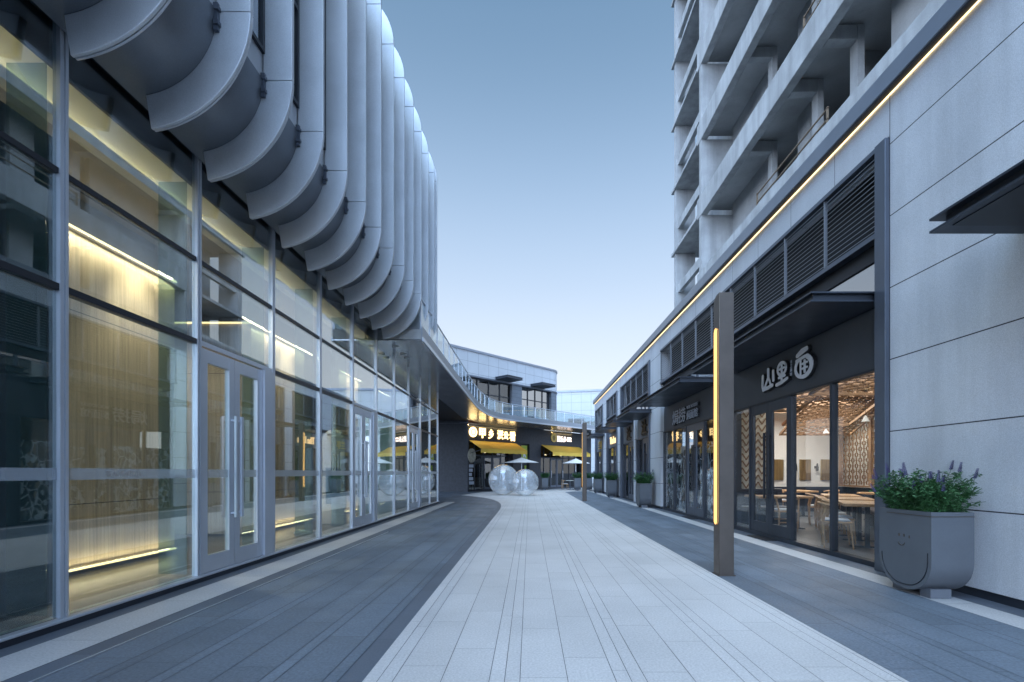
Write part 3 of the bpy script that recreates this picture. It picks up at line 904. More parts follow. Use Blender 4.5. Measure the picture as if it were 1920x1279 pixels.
def oval(cx, cy_, rx, ry, a0, a1, n=18): return [(cx + rx * math.cos(R(a0 + (a1 - a0) * i / n)), cy_ + ry * math.sin(R(a0 + (a1 - a0) * i / n))) for i in range(n + 1)]
SHAN = [([(-0.42, 0.25), (-0.44, -0.2), (-0.38, -0.42)], 0.19), ([(-0.38, -0.40), (0.0, -0.40), (0.34, -0.34)], [0.2, 0.17, 0.15]), ([(0.02, 0.48), (0.03, 0.12)], 0.17),
        ([(0.03, 0.12), (-0.12, -0.12), (-0.24, -0.32)], 0.12), ([(0.03, 0.12), (0.14, -0.10), (0.20, -0.26)], 0.12), ([(0.42, 0.30), (0.43, -0.12)], 0.17)]
LI = [(oval(0.0, 0.20, 0.33, 0.27, 20, 380), [0.13] * 19), ([(-0.2, 0.2), (0.2, 0.22)], 0.09), ([(0.0, 0.40), (0.0, -0.36)], 0.13), ([(-0.24, -0.16), (0.24, -0.14)], 0.11), ([(-0.42, -0.44), (0.0, -0.40), (0.44, -0.30)], [0.15, 0.15, 0.12])]
MIAN = [([(-0.26, 0.36), (0.0, 0.46), (0.24, 0.50)], [0.15, 0.2, 0.16]), (oval(0.06, -0.10, 0.42, 0.36, 118, 420), [0.11, 0.12, 0.13, 0.13, 0.13, 0.13, 0.13, 0.13, 0.13, 0.14, 0.15, 0.16, 0.17, 0.18, 0.19, 0.2, 0.2, 0.19, 0.18]),
        ([(-0.30, 0.18), (0.10, 0.24), (0.30, 0.24)], 0.11), ([(-0.08, 0.14), (-0.08, -0.36)], 0.08), ([(0.14, 0.10), (0.14, -0.30)], 0.10), ([(0.02, 0.0), (0.27, 0.02)], 0.07), ([(0.02, -0.17), (0.27, -0.16)], 0.07)]
for g_, yc, zc, wd, hg in ((SHAN, 9.90, 3.25, 0.52, 0.42), (LI, 9.36, 3.27, 0.46, 0.44), (MIAN, 8.66, 3.29, 0.60, 0.50)):
    brush(g_, yc, zc, wd, hg, 'letter_backing', 'sign_black', 0.018, SX - 0.045, 0.05)
    brush(g_, yc, zc, wd, hg, 'letter', 'sign_face', 0.0, SX - 0.062, 0.014)
f = MB()
for j, ch in enumerate('手工面馆'): put_text(f, ch, 'right', (SX - 0.03, 9.06, 3.42 - 0.075 * j), 0.055, 0.06, 0.01)
f.build('small_lettering', 'sign_grey', s1)
s2 = thing('shop_sign', 'angular grey Chinese lettering on the fascia above the black and white printed window', 'sign', (SX, 15.3, 3.2), world=True)
letters(s2, '焗', 16.2, 3.19, 0.66, 0.46, 'sign_grey', off=0.007)
letters(s2, '捞', 15.5, 3.19, 0.66, 0.46, 'sign_grey', off=0.007)
letters(s2, '焖面馆', 14.55, 3.12, 0.98, 0.27, 'sign_grey', off=0.005)
letters(s2, 'WOK NOODLE', 14.55, 3.36, 0.98, 0.10, 'sign_grey', off=0.006)
for yc, lab in ((20.75, 'dark brush stroke emblem sign above the planter by the first pale pier'),
                (23.95, 'dark brush stroke emblem sign on the grey fascia between two stone piers')):
    s = thing('shop_sign', lab, 'sign', (SX, yc, 3.25), world=True)
    b = MB(); put_text(b, '沚', 'right', (SX + 0.0, yc, 3.30), 1.05, 0.62, 0.05, 0.02); b.build('letter', 'brush', s)
    b = MB().box(SX - 0.04, SX, yc - 0.45, yc + 0.45, 2.93, 2.965); b.build('small_lettering', 'brush', s)
s = thing('shop_sign', 'gold Latin lettering on a grey shop fascia behind the third planter', 'sign', (SX, 28.4, 3.25), world=True)
b = MB(); put_text(b, 'The Laan', 'right', (SX, 28.4, 3.26), 2.1, 0.42, 0.05, 0.012); b.build('letter', emit('gold_letters', (0.9, 0.62, 0.30), 0.7), s)
s = thing('shop_sign', 'dull gold emblem on the farthest grey fascia of the shop row', 'sign', (SX, 33.6, 3.25), world=True)
b = MB(); put_text(b, '兰亭', 'right', (SX, 33.6, 3.25), 1.5, 0.55, 0.05, 0.012); b.build('letter', 'sign_gold', s)

# restaurant room
EX, EY = 10.4, 16.0
MB().box(BX + 0.08, EX, 6.5, EY, -0.006, 0.066).build('restaurant_floor', 'floor_wood', row)
MB().box(BX + 1.26, EX, EY, EY + 0.1, 0.066, 3.5).build('restaurant_wall', 'white', row)
MB().box(EX, EX + 0.1, 6.5, EY, 0.066, 3.5).build('restaurant_wall', 'white', row)
MB().box(BX + 0.1, EX, 6.4, 6.5, 0.066, 3.5).build('restaurant_wall', 'white', row)
MB().box(BX + 0.12, EX, 6.5, EY, 3.42, 3.5).build('restaurant_ceiling', 'dark_in', row)
MB().box(BX + 1.3, EX - 0.02, EY - 0.10, EY - 0.002, 0.066, 0.88).build('wainscot', 'navy', row)
MB().box(EX - 0.10, EX - 0.002, 6.6, EY - 0.1, 0.066, 0.88).build('wainscot', 'navy', row)
# lattice screens
def lattice(name, y0, y1, z0, z1, x, cell, bw, th=0.03, hexa=False):
    mb = MB()
    ny = max(1, round((y1 - y0) / cell)); nz = max(1, round((z1 - z0) / cell))
    dy = (y1 - y0) / ny; dz = (z1 - z0) / nz
    for i in range(ny):
        for j in range(nz):
            ya = y0 + i * dy; za = z0 + j * dz
            o1 = dy * 0.27; o2 = dz * 0.27
            if (i + j) % 2 == 0:
                mb.box(x - th / 2, x + th / 2, ya + o1 - bw, ya + dy - o1 + bw, za + o2 - bw, za + o2)
                mb.box(x - th / 2, x + th / 2, ya + o1 - bw, ya + dy - o1 + bw, za + dz - o2, za + dz - o2 + bw)
                mb.box(x - th / 2, x + th / 2, ya + o1 - bw, ya + o1, za + o2, za + dz - o2)
                mb.box(x - th / 2, x + th / 2, ya + dy - o1, ya + dy - o1 + bw, za + o2, za + dz - o2)
            else:
                mb.box(x - th / 2, x + th / 2, ya - o1, ya + dy + o1, za + dz / 2 - bw / 2, za + dz / 2 + bw / 2)
                mb.box(x - th / 2, x + th / 2, ya + dy / 2 - bw / 2, ya + dy / 2 + bw / 2, za - o2, za + dz + o2)
    for a, b in ((y0 - 0.05, y0), (y1, y1 + 0.05)): mb.box(x - 0.04, x + 0.04, a, b, z0 - 0.05, z1 + 0.05)
    for a, b in ((z0 - 0.05, z0), (z1, z1 + 0.05)): mb.box(x - 0.04, x + 0.04, y0, y1, a, b)
    return mb.build(name, 'lattice', row)
for a, b in ((10.0, 11.4), (11.5, 12.9), (13.0, 14.4), (14.5, 15.85)): lattice('lattice_screen', a, b, 0.95, 3.2, EX - 0.2, 0.17, 0.02)
# ceiling lattices, hung on a slant from the rafters
def ceil_lattice(x0, x1, L, origin_y, z_near, slope):
    mb = MB(); c = 0.16; bw = 0.014
    cs, sn = math.cos(R(slope)), math.sin(R(slope))
    nx = int((x1 - x0) / c); ny = int(L / c)
    def T(x, u): return (x, origin_y + u * cs, z_near - u * sn)
    for i in range(nx + 1):
        x = x0 + i * c; o = c / 2 if i % 2 else 0
        for j in range(ny):
            u = j * c + o
            mb.bar(T(x, u), T(x, u + c * 0.6), bw, 0.03)
            mb.bar(T(x, u + c * 0.6), T(x + c, u + c * 0.8 - (c / 2 if i % 2 else -c / 2) * 0.0), bw, 0.03)
            mb.bar(T(x, u), T(x + c, u - c * 0.2), bw, 0.03)
    for u in (0, L): mb.bar(T(x0 - 0.04, u), T(x1 + 0.1, u), 0.05, 0.06)
    for x in (x0 - 0.02, x1 + 0.1): mb.bar(T(x, 0), T(x, L), 0.05, 0.06)
    mb.build('ceiling_lattice', 'lattice', row)
ceil_lattice(5.5, 6.9, 1.9, 7.6, 3.34, 14)
ceil_lattice(6.6, 8.2, 1.9, 10.8, 3.30, 22)
ceil_lattice(7.6, 9.6, 1.6, 13.2, 3.20, 26)
ceil_lattice(5.4, 6.3, 1.4, 10.2, 3.25, 18)
rf = MB()
for y in (7.0, 8.6, 10.2, 11.8, 13.4, 15.0): rf.box(BX + 0.2, EX - 0.1, y, y + 0.09, 3.20, 3.33)
rf.build('rafter', 'lattice', row)
lm = MB()   # lattice end panel of the partition beside the doors
lattice_x = BX + 0.35
for i in range(5):
    for j in range(11):
        z = 0.95 + j * 0.18; x = BX + 0.15 + i * 0.2
        lm.bar((x, 12.28, z), (x + 0.1, 12.28, z + 0.16), 0.016, 0.03); lm.bar((x + 0.1, 12.28, z + 0.16), (x + 0.2, 12.28, z), 0.016, 0.03)
MB().box(BX + 0.1, BX + 1.2, 12.33, 12.355, 0.9, 3.2).build('screen_backing', 'cream', row)
lm.build('lattice_screen', 'lattice', row)
# brass wall panels with sconces
for x in (8.2, 9.1, 9.8):
    MB().box(x - 0.18, x + 0.18, EY - 0.05, EY - 0.002, 1.10, 1.78).build('wall_panel', 'gold_panel', row)
    sc = MB().box(x - 0.38, x - 0.32, EY - 0.10, EY - 0.002, 1.48, 1.56).lathe([(0.035, 1.40), (0.04, 1.52), (0.02, 1.65)], 8, (x - 0.35, EY - 0.12))
    sc.build('wall_lamp', 'blackm', row)
area('restaurant_lamp', (6.4, 9.2, 3.38), (0, 0, 0), 2.0, 3.5, 50, (1.0, 0.94, 0.86))
area('restaurant_lamp', (7.6, 13.2, 3.38), (0, 0, 0), 2.4, 3.5, 130, (1.0, 0.95, 0.88))
spot('restaurant_lamp', (8.8, 14.9, 3.1), (R(-28), 0, 0), 120, (1.0, 0.93, 0.82), R(80))
for y in (10.2, 12.0, 13.8): spot('restaurant_lamp', (9.3, y + 1, 3.2), (0, R(-25), 0), 42, (1.0, 0.90, 0.72), R(85))

# furniture
TD = Vector((math.sin(R(27)), math.cos(R(27)), 0))
def make_table(label):
    t = thing('dining_table', label, 'table', (0, 0, 0.066), group='wooden dining tables in the restaurant')
    MB().box(-0.36, 0.36, -0.62, 0.62, 0.70, 0.75).build('table_top', 'oak', t, 0.006)
    for y in (-0.45, 0.45):
        MB().box(-0.035, 0.035, y - 0.035, y + 0.035, 0.02, 0.70).build('leg', 'blackm', t)
        MB().box(-0.26, 0.26, y - 0.04, y + 0.04, 0.0, 0.02).build('foot', 'blackm', t)
    return t
def make_chair(label):
    t = thing('dining_chair', label, 'chair', (0, 0, 0.066), group='wooden dining chairs with grey seats in the restaurant')
    MB().box(-0.23, 0.23, -0.21, 0.23, 0.42, 0.455).build('seat_frame', 'oak', t, 0.008)
    MB().box(-0.20, 0.20, -0.18, 0.20, 0.456, 0.49).build('cushion', 'cushion', t, 0.012)
    for sx in (-1, 1):
        MB().bar((sx * 0.20, 0.20, 0.42), (sx * 0.235, 0.235, 0.0), 0.036, 0.036, w2=0.022, h2=0.022).build('leg', 'oak', t)
        MB().bar((sx * 0.20, -0.18, 0.0), (sx * 0.21, -0.20, 0.42), 0.022, 0.022, w2=0.036, h2=0.036).build('leg', 'oak', t)
        MB().bar((sx * 0.21, -0.20, 0.455), (sx * 0.245, -0.15, 0.72), 0.03, 0.03).build('back_post', 'oak', t)
    pts = [(0.27 * math.cos(a), -0.02 - 0.24 * math.sin(a), 0.70 + 0.06 * math.sin(a)) for a in [math.pi * i / 12 for i in range(13)]]
    MB().tube(pts, 0.02, 8).build('backrest', 'oak', t, smooth=True)
    MB().bar((-0.2, -0.19, 0.20), (0.2, -0.19, 0.20), 0.02, 0.025).bar((-0.21, 0.21, 0.24), (0.21, 0.21, 0.24), 0.02, 0.025).build('stretcher', 'oak', t)
    return t
# row that runs obliquely from the window to the end wall
tabs = [(6.0, 8.7), (6.75, 10.15), (7.45, 11.6)]
t0 = make_table('wooden dining table nearest the window of the lit restaurant')
t0.location = (*tabs[0], 0.066); t0.rotation_euler = (0, 0, -R(27))
dup(t0, (*tabs[1], 0.066), -R(27), 'second wooden dining table from the window in the slanting row')
dup(t0, (*tabs[2], 0.066), -R(27), 'third wooden dining table in the slanting row, deep in the room')
dup(t0, (6.9, 14.6, 0.066), 0, 'wooden dining table before the brass wall panels, on the left')
dup(t0, (8.0, 14.6, 0.066), 0, 'wooden dining table before the brass wall panels, on the right')
dup(t0, (5.75, 11.2, 0.066), R(90), 'wooden dining table just inside the glass doors')
c0 = make_chair('wooden chair with grey seat closest to the restaurant window')
spots = [(5.28, 8.35, 'x'), (5.72, 8.95, 'wooden chair with grey seat second from the restaurant window'), (6.12, 9.75, 'wooden chair with grey seat at the near side of the second table'),
         (6.45, 10.4, 'wooden chair with grey seat at the far side of the second table'), (6.85, 11.2, 'wooden chair with grey seat by the third slanting table'),
         (7.1, 11.9, 'wooden chair with grey seat at the end of the slanting row')]
for i, (x, y, lab) in enumerate(spots):
    if i == 0:
        c0.location = (x, y, 0.066); c0.rotation_euler = (0, 0, -R(27) - R(90))
    else: dup(c0, (x, y, 0.066), -R(117), lab)
for x, y, a, lab in ((6.75, 8.3, 63, 'wooden chair with grey seat between the first table and the navy bench'), (7.5, 9.8, 63, 'wooden chair with grey seat between the second table and the navy bench'),
                     (6.3, 12.8, -90, 'wooden chair with grey seat alone in the middle of the restaurant'), (8.9, 14.4, 90, 'wooden chair with grey seat right of the table by the right brass panel')):
    dup(c0, (x, y, 0.066), R(a), lab)
dup(t0, (9.3, 12.6, 0.066), 0, 'wooden dining table beside the lattice screen wall')
dup(c0, (6.35, 14.4, 0.066), -R(90), 'wooden chair with grey seat left of the table by the left brass panel')
dup(c0, (7.45, 14.4, 0.066), -R(90), 'wooden chair with grey seat between the two tables by the brass panels')
dup(c0, (5.6, 10.65, 0.066), 0, 'wooden chair with grey seat seen through the glass door')
# benches
bn = thing('bench_seat', 'navy leather bench running beside the slanting row of tables', 'bench', (7.0, 9.6, 0.066), -R(27))
MB().box(-0.05, 0.42, -2.0, 2.4, 0.38, 0.47).build('seat', 'navy', bn, 0.02)
MB().box(0.36, 0.46, -2.0, 2.4, 0.475, 0.86).build('backrest', 'navy', bn, 0.02)
for y in (-1.8, -0.4, 1.0, 2.2): MB().box(0.02, 0.36, y - 0.03, y + 0.03, 0.0, 0.38).build('leg', 'blackm', bn)
MB().bar((0.0, -1.8, 0.30), (0.0, -0.4, 0.03), 0.02, 0.02).build('brace', 'oak', bn)
b2 = thing('bench_seat', 'navy leather bench left of the glass doors against the lattice partition', 'bench', (5.45, 11.95, 0.066))
MB().box(-0.38, 0.9, -0.2, 0.2, 0.36, 0.46).build('seat', 'navy', b2, 0.02)
MB().box(-0.38, 0.9, 0.2, 0.28, 0.0, 0.88).build('backrest', 'navy', b2, 0.01)
MB().box(-0.34, 0.86, -0.12, 0.16, 0.0, 0.36).build('base', 'blackm', b2)
for x, y in ((5.9, 8.0), (6.6, 9.5), (7.6, 12.4)):
    pl_ = thing('pendant_lamp', {5.9: 'small white pendant lamp hanging near the restaurant window', 6.6: 'small white pendant lamp hanging over the second slanting table', 7.6: 'small white pendant lamp hanging deep in the restaurant'}[x], 'lamp', (x, y, 2.35))
    MB().lathe([(0.012, 0.12), (0.02, 0.10), (0.07, 0.0), (0.065, 0.0)], 12).build('lamp_shade', 'white', pl_, smooth=True)
    MB().tube([(0, 0, 0.12), (0, 0, 1.08)], 0.004, 5).build('cord', 'blackm', pl_)

# ------------------------------------------------------------------ concrete tower behind the row
TX = 8.15
tw = thing('concrete_tower', 'unfinished raw concrete tower frame with open floors behind the shop row', 'building', (TX, 10, 0), world=True)
TY0, TYC, TY1 = -14.0, 23.0, 27.6
for fl in range(-1, 9):
    b = 10.0 + 3.6 * fl
    if fl >= -1:
        MB().box(TX, TX + 0.30, TY0, TYC + 0.55, b, b + 0.95).build('beam', 'concrete', tw, 0.012)
        MB().box(TX + 0.30, 15, TY0, TYC + 0.5, b + 0.50, b + 0.66).build('floor_slab', 'concrete_d', tw)
        MB().box(TX, 15, TYC + 0.552, TY1 + 0.25, b + 0.12, b + 0.27).build('balcony_slab', 'concrete', tw)
        MB().box(TX + 0.22, TX + 0.42, TYC + 0.32, TY1 - 0.12, b + 1.50, b + 1.95).build('parapet_beam', 'concrete', tw)
    # columns / partitions
    MB().box(TX + 0.02, TX + 1.65, TYC, TYC + 0.30, b + 0.955, b + 3.595).build('partition_wall', 'concrete', tw)
    MB().box(TX + 0.10, TX + 1.2, TY1 - 0.3, TY1, b + 0.275, b + 3.715).build('column', 'concrete', tw)
    MB().box(TX + 1.7, TX + 1.9, TYC + 0.3, TY1 - 0.3, b + 0.28, b + 3.71).build('back_wall', 'concrete', tw)
    for j, y in enumerate((18.6, 15.7, 13.8, 10.6, 8.2, 5.0, 2.0, -2, -6)):
        fr = MB().box(TX + 0.305, TX + 1.28, y - 0.14, y + 0.14, b + 3.60, b + 4.0)
        fr.box(TX + 1.10, TX + 1.30, y - 0.16, y + 0.16, b + 0.66, b + 4.0)
        fr.build('cross_beam', 'concrete', tw)
    bw = MB()
    for a, c in ((19.6, 22.98), (16.6, 17.4), (11.2, 12.9), (6.2, 7.4), (0, 3.4), (-8, -3)):
        bw.box(TX + 1.5, TX + 1.7, a, c, b + 0.665, b + 4.09)
    bw.box(TX + 1.52, TX + 1.68, -14, 19.6, b + 0.67, b + 1.55)
    bw.build('back_wall', 'concrete_d', tw)
    for a in (20.5, 14.6, 9.3, 4.2, -1.0):
        MB().box(TX + 1.7, 14.9, a, a + 0.2, b + 0.665, b + 4.09).build('partition_wall', 'concrete_d', tw)
    if fl in (0, 1, 2):
        rr = {0: (13.4, 17.6), 1: (10.8, 14.6), 2: (9.0, 12.0)}[fl]
        MB().box(TX + 0.1, TX + 0.14, rr[0], rr[1], b + 1.14, b + 1.17).box(TX + 0.1, TX + 0.14, rr[0], rr[1], b + 1.44, b + 1.47).box(TX + 0.1, TX + 0.14, rr[0], rr[0] + 0.06, b + 0.952, b + 1.5).box(TX + 0.1, TX + 0.14, rr[1] - 0.06, rr[1], b + 0.952, b + 1.5).build('guard_rail', pbr('old_timber', (0.16, 0.115, 0.075), 0.8), tw)
MB().box(14.9, 15, TY0, TYC + 0.5, 0, 44).build('back_wall', 'concrete_d', tw)
MB().box(TX + 0.05, TX + 0.45, TYC + 0.02, TYC + 0.42, 0, 6.39).box(TX + 0.05, TX + 0.45, TY1 - 0.4, TY1, 0, 6.39).build('column', 'concrete', tw)

# ------------------------------------------------------------------ back building (rotated frame: x along the wall, y inward)
ANG = math.atan2(WD[1], WD[0])
bb = thing('corner_building', 'dark stone corner building with pale panelled upper storey at the end of the street', 'building', (-4.35, 34, 0), ANG)
def B(): return MB()
B().box(0, 14.9, 0, 0.35, 3.62, 4.88).build('fascia_wall', 'dstone', bb)
for a, b in ((0.0, 0.12), (4.56, 5.5), (6.46, 7.85), (13.9, 14.9)):
    B().box(a, b, 0.0, 0.4, 0, 3.618).build('pier', 'dstone', bb)
B().box(5.5, 6.46, 0.25, 0.4, 0, 3.618).build('pier', 'dstone', bb)
B().box(5.55, 6.41, 0.20, 0.245, 2.3, 3.5).build('poster', 'green_poster', bb)
po = MB(); put_text(po, 'R', 'back', (6.1, 0.195, 2.8), 0.35, 0.5, 0.005, 0.05); po.build('poster_mark', 'sign_face', bb)
B().box(5.62, 5.78, 0.20, 0.245, 0.9, 1.9).box(6.12, 6.28, 0.20, 0.245, 0.9, 1.9).build('poster', 'green_poster', bb)
B().box(14.9, 15.0, 0.0, 9, 0, 4.88).box(0.12, 14.9, 7.0, 7.1, 0, 4.88).build('side_wall', 'dstone', bb)
def bfront(x0, x1, doors):
    n = max(3, round((x1 - x0) / 0.85)); st = (x1 - x0) / n
    for za, zb_ in ((2.56, 2.66), (3.52, 3.60), (0.0, 0.10)): B().box(x0, x1, 0.42, 0.50, za, zb_).build('shop_frame', 'darkm', bb)
    for i in range(n + 1):
        x = min(max(x0 + i * st, x0 + 0.03), x1 - 0.03)
        B().box(x - 0.03, x + 0.03, 0.41, 0.51, 0.1, 3.52).build('shop_frame', 'darkm', bb)
    for i in range(n):
        a, b = x0 + i * st + 0.035, x0 + (i + 1) * st - 0.035
        B().box(a, b, 0.45, 0.46, 2.66, 3.52).build('pane', 'glass_dark', bb)
        if i in doors:
            d = B().box(a, a + 0.09, 0.43, 0.48, 0.1, 2.55).box(b - 0.09, b, 0.43, 0.48, 0.1, 2.55).box(a + 0.09, b - 0.09, 0.43, 0.48, 2.42, 2.55).box(a + 0.09, b - 0.09, 0.43, 0.48, 0.1, 0.25).build('door', 'midm', bb)
            B().box(a + 0.09, b - 0.09, 0.45, 0.46, 0.25, 2.42).build('pane', 'glass_dark', d)
            B().box((b if i % 2 else a) - 0.02 + (-0.05 if i % 2 else 0.05), (b if i % 2 else a) + 0.02 + (-0.05 if i % 2 else 0.05), 0.36, 0.39, 0.9, 1.5).build('handle', 'silver', d)
        else:
            B().box(a, b, 0.45, 0.46, 0.1, 2.56).build('pane', 'glass_dark', bb)
bfront(0.12, 4.56, (2, 3)); bfront(7.85, 13.9, (2, 3))
B().box(0.1, 14.9, 0.5, 7, -0.005, 0.03).build('floor', 'floor_in', bb)
B().box(0.1, 14.9, 0.36, 7, 3.70, 3.75).build('ceiling', 'dark_in', bb)
B().box(0.3, 4.2, 4.0, 4.2, 0.03, 3.7).box(8, 13.6, 4.0, 4.2, 0.03, 3.7).build('inner_wall', 'orange_in', bb)
cn = B()
for x in (1.0, 1.9, 2.9, 9.0, 10.2, 11.6, 12.6): cn.box(x, x + 0.5, 2.4, 2.9, 0.03, 0.9 + 0.3 * rnd.random())
cn.build('counter', 'cream', bb)
lp = B()
for x in (1.2, 2.4, 3.6, 8.8, 9.9, 11.0, 12.2, 13.2): lp.lathe([(0.01, 3.0), (0.09, 2.95), (0.09, 2.90)], 8, (x, 2.2))
lp.build('ceiling_lamp', emit('warm_lamp', (1.0, 0.75, 0.4), 8), bb)
# perpendicular dark wall (Y = 34) left of the corner, in world frame
pw = MB().box(-9.5, -4.36, 34.0, 34.4, 0, 6.6)
ac = MB().box(-9.6, -4.36, 21.63, 33.99, 5.0, 5.18)
ws = thing('side_wall', 'plain dark speckled stone wall closing the recess beside the glass building', 'wall', (-6.5, 34.0, 0), world=True)
pw.build('wall', 'dstone', ws); ac.build('ceiling', 'dark_in', ws)
MB().box(-4.9, -4.36, 33.96, 33.998, 4.80, 4.88).box(-9.5, -4.9, 33.97, 33.998, 4.80, 4.83).build('wall_trim', 'midm', ws)
# upper storey
zb, zt = 8.25, 9.92
def rounded(x0, x1, y1, r, off=0.0):
    pts = [(x0, -off), (x1 - r, -off)]
    pts += [(x1 - r + (r + off) * math.sin(R(a)), r - (r + off) * math.cos(R(a))) for a in range(9, 91, 9)]
    pts += [(x1 + off, y1), (x0, y1)]
    return pts
MB().prism(rounded(-8, 10.95, 9, 1.6), 'Z', zb, zt).build('upper_wall', 'lstone', bb)
MB().prism(rounded(-8, 10.95, 9, 1.6, 0.06), 'Z', zt + 0.002, zt + 0.16).build('coping', 'coping', bb)
MB().prism(rounded(-8, 10.95, 9, 1.6, 0.05), 'Z', zb - 0.11, zb - 0.002).build('band_trim', 'midm', bb)
B().box(4.5, 5.6, 0.03, 0.4, 5.2, zb - 0.112).build('pillar', 'gstone', bb)
MB().prism(rounded(9.2, 10.90, 8, 1.55), 'Z', 5.2, zb - 0.112).build('pillar', 'gstone', bb)
B().box(-8, 9.2, 5.0, 5.1, 5.2, zb - 0.112).box(-8, -7.9, 0.5, 5, 5.2, zb - 0.112).build('inner_wall', 'orange_in', bb)
B().box(-8, 9.2, 0.4, 5.0, 8.0, 8.05).build('ceiling', 'taupe', bb)
def uwin(x0, x1, zs, n, low, warm):
    st = (x1 - x0) / n
    fm = B()
    for z in zs: fm.box(x0, x1, 0.24, 0.32, z - 0.035, z + 0.035)
    for i in range(n + 1):
        x = min(max(x0 + i * st, x0 + 0.035), x1 - 0.035); fm.box(x - 0.035, x + 0.035, 0.22, 0.34, 5.2, zb - 0.112)
    fm.build('window_frame', 'blackm', bb)
    for i in range(n):
        B().box(x0 + i * st + 0.04, x0 + (i + 1) * st - 0.04, 0.275, 0.285, 5.95 if low else 5.25, zb - 0.15).build('pane', 'glass_dark' if warm else 'glass_sky', bb)
        if low and i not in (1,): B().box(x0 + i * st + 0.04, x0 + (i + 1) * st - 0.04, 0.26, 0.30, 5.2, 5.93).build('low_panel', 'lstone', bb)
uwin(-8, 4.5, (7.1, 6.0, 8.1), 11, True, True)
uwin(5.6, 9.2, (7.2, 8.1), 4, True, False)
B().box(-6, 3.4, 0.6, 0.7, 7.1, 8.0).build('brick_band', 'orange_in', bb)
cl = B()
for x in range(-6, 5): cl.box(x + 0.2, x + 0.5, 2.6, 2.9, 7.6, 7.7)
cl.build('ceiling_lamp', emit('warm_lamp_up', (1.0, 0.72, 0.42), 4), bb)
for x in (3.5, 7.4):
    B().box(x - 0.85, x + 0.85, -1.3, 0.0, 8.28, 8.30).box(x - 0.80, x + 0.80, -1.25, -0.003, 8.30, 8.44).box(x - 0.85, x + 0.85, -1.3, -0.002, 8.44, 8.46).build('canopy', 'darkm', bb)

# signs of the corner building (local frame of the wall)
def bsign(label, t): return thing('shop_sign', label, 'sign', (*wallpt(t), 4.2), ANG)
s = bsign('glowing warm yellow characters and round emblem above the left yellow awning', 2.4)
def loc_text(root, ch, x, z, wd, h, mat, off=0.03, name='letter', th=0.06):
    b = MB(); put_text(b, ch, 'back', (x, -0.02, z), wd, h, th, off); return b.build(name, mat, root)
dsc = MB().prism([(-1.95 + 0.36 * math.cos(a), 0.02 + 0.36 * math.sin(a)) for a in [2 * math.pi * i / 24 for i in range(24)]], 'Y', -0.09, -0.02)
dsc.build('emblem', 'sign_warm', s)
ring = MB().tube([(-1.95 + 0.2 * math.cos(a), -0.095, 0.02 + 0.2 * math.sin(a)) for a in [2 * math.pi * i / 16 for i in range(17)]], 0.02, 6, False); ring.build('emblem_ring', 'yellow', s)
for ch, x, z, wd, h in (('甲', -1.05, 0.0, 0.6, 0.72), ('乡', -0.2, -0.02, 0.5, 0.7), ('淇', 0.75, -0.02, 0.62, 0.68), ('公', 1.35, -0.04, 0.5, 0.6), ('看', 2.05, -0.06, 0.62, 0.74)):
    loc_text(s, ch, x, z, wd, h, 'sign_warm', 0.028)
B().box(-2.4, 2.6, -0.07, -0.04, 0.50, 0.52).build('added_glow_bar', 'bar', s); B().box(-2.4, 2.6, -0.10, -0.08, 0.46, 0.56).build('glow_bar_shield', 'dstone', s)  # added glowing bar brightens the soffit; the added plate hides it from view
s = bsign('white Chinese lettering with round gold emblem above the right yellow awning', 10.6)
MB().prism([(-1.12 + 0.38 * math.cos(a), 0.1 + 0.38 * math.sin(a)) for a in [2 * math.pi * i / 24 for i in range(24)]], 'Y', -0.06, -0.02).build('emblem', 'sign_gold', s)
loc_text(s, '金', -1.12, 0.08, 0.42, 0.42, 'sign_black', 0.01, 'emblem_mark', 0.05)
for j, ch in enumerate('夏乐多'): loc_text(s, ch, -0.5 + 0.44 * j, 0.03, 0.40, 0.5, 'sign_white', 0.012)
loc_text(s, '麻辣烫', 0.98, 0.14, 0.62, 0.18, 'sign_white', 0.012, 'small_lettering')
loc_text(s, 'XIALEDUO', 0.98, -0.08, 0.62, 0.13, 'sign_white', 0.012, 'small_lettering')
B().box(-1.4, 1.5, -0.07, -0.04, 0.54, 0.56).build('added_glow_bar', 'bar', s); B().box(-1.4, 1.5, -0.10, -0.08, 0.50, 0.60).build('glow_bar_shield', 'dstone', s)  # same added soffit glow and hiding plate over the second sign
s = thing('hanging_sign', 'round pale sign above a strip of small posters left of the dark shop entrance', 'sign', (*wallpt(0.35, 0.0), 0.0), ANG)
MB().prism([(0.36 * math.cos(a), 2.55 + 0.5 * math.sin(a)) for a in [2 * math.pi * i / 20 for i in range(20)]], 'Y', -0.06, 0.02).build('disc', pbr('pale_sign', (0.32, 0.31, 0.26), 0.6, 0, 0.3, 6), s)
st_ = MB()
for j in range(5): st_.box(-0.22, 0.0 + 0.2 * rnd.random(), -0.03, 0.02, 0.5 + j * 0.3, 0.72 + j * 0.3)
st_.build('poster', 'sign_grey', s)

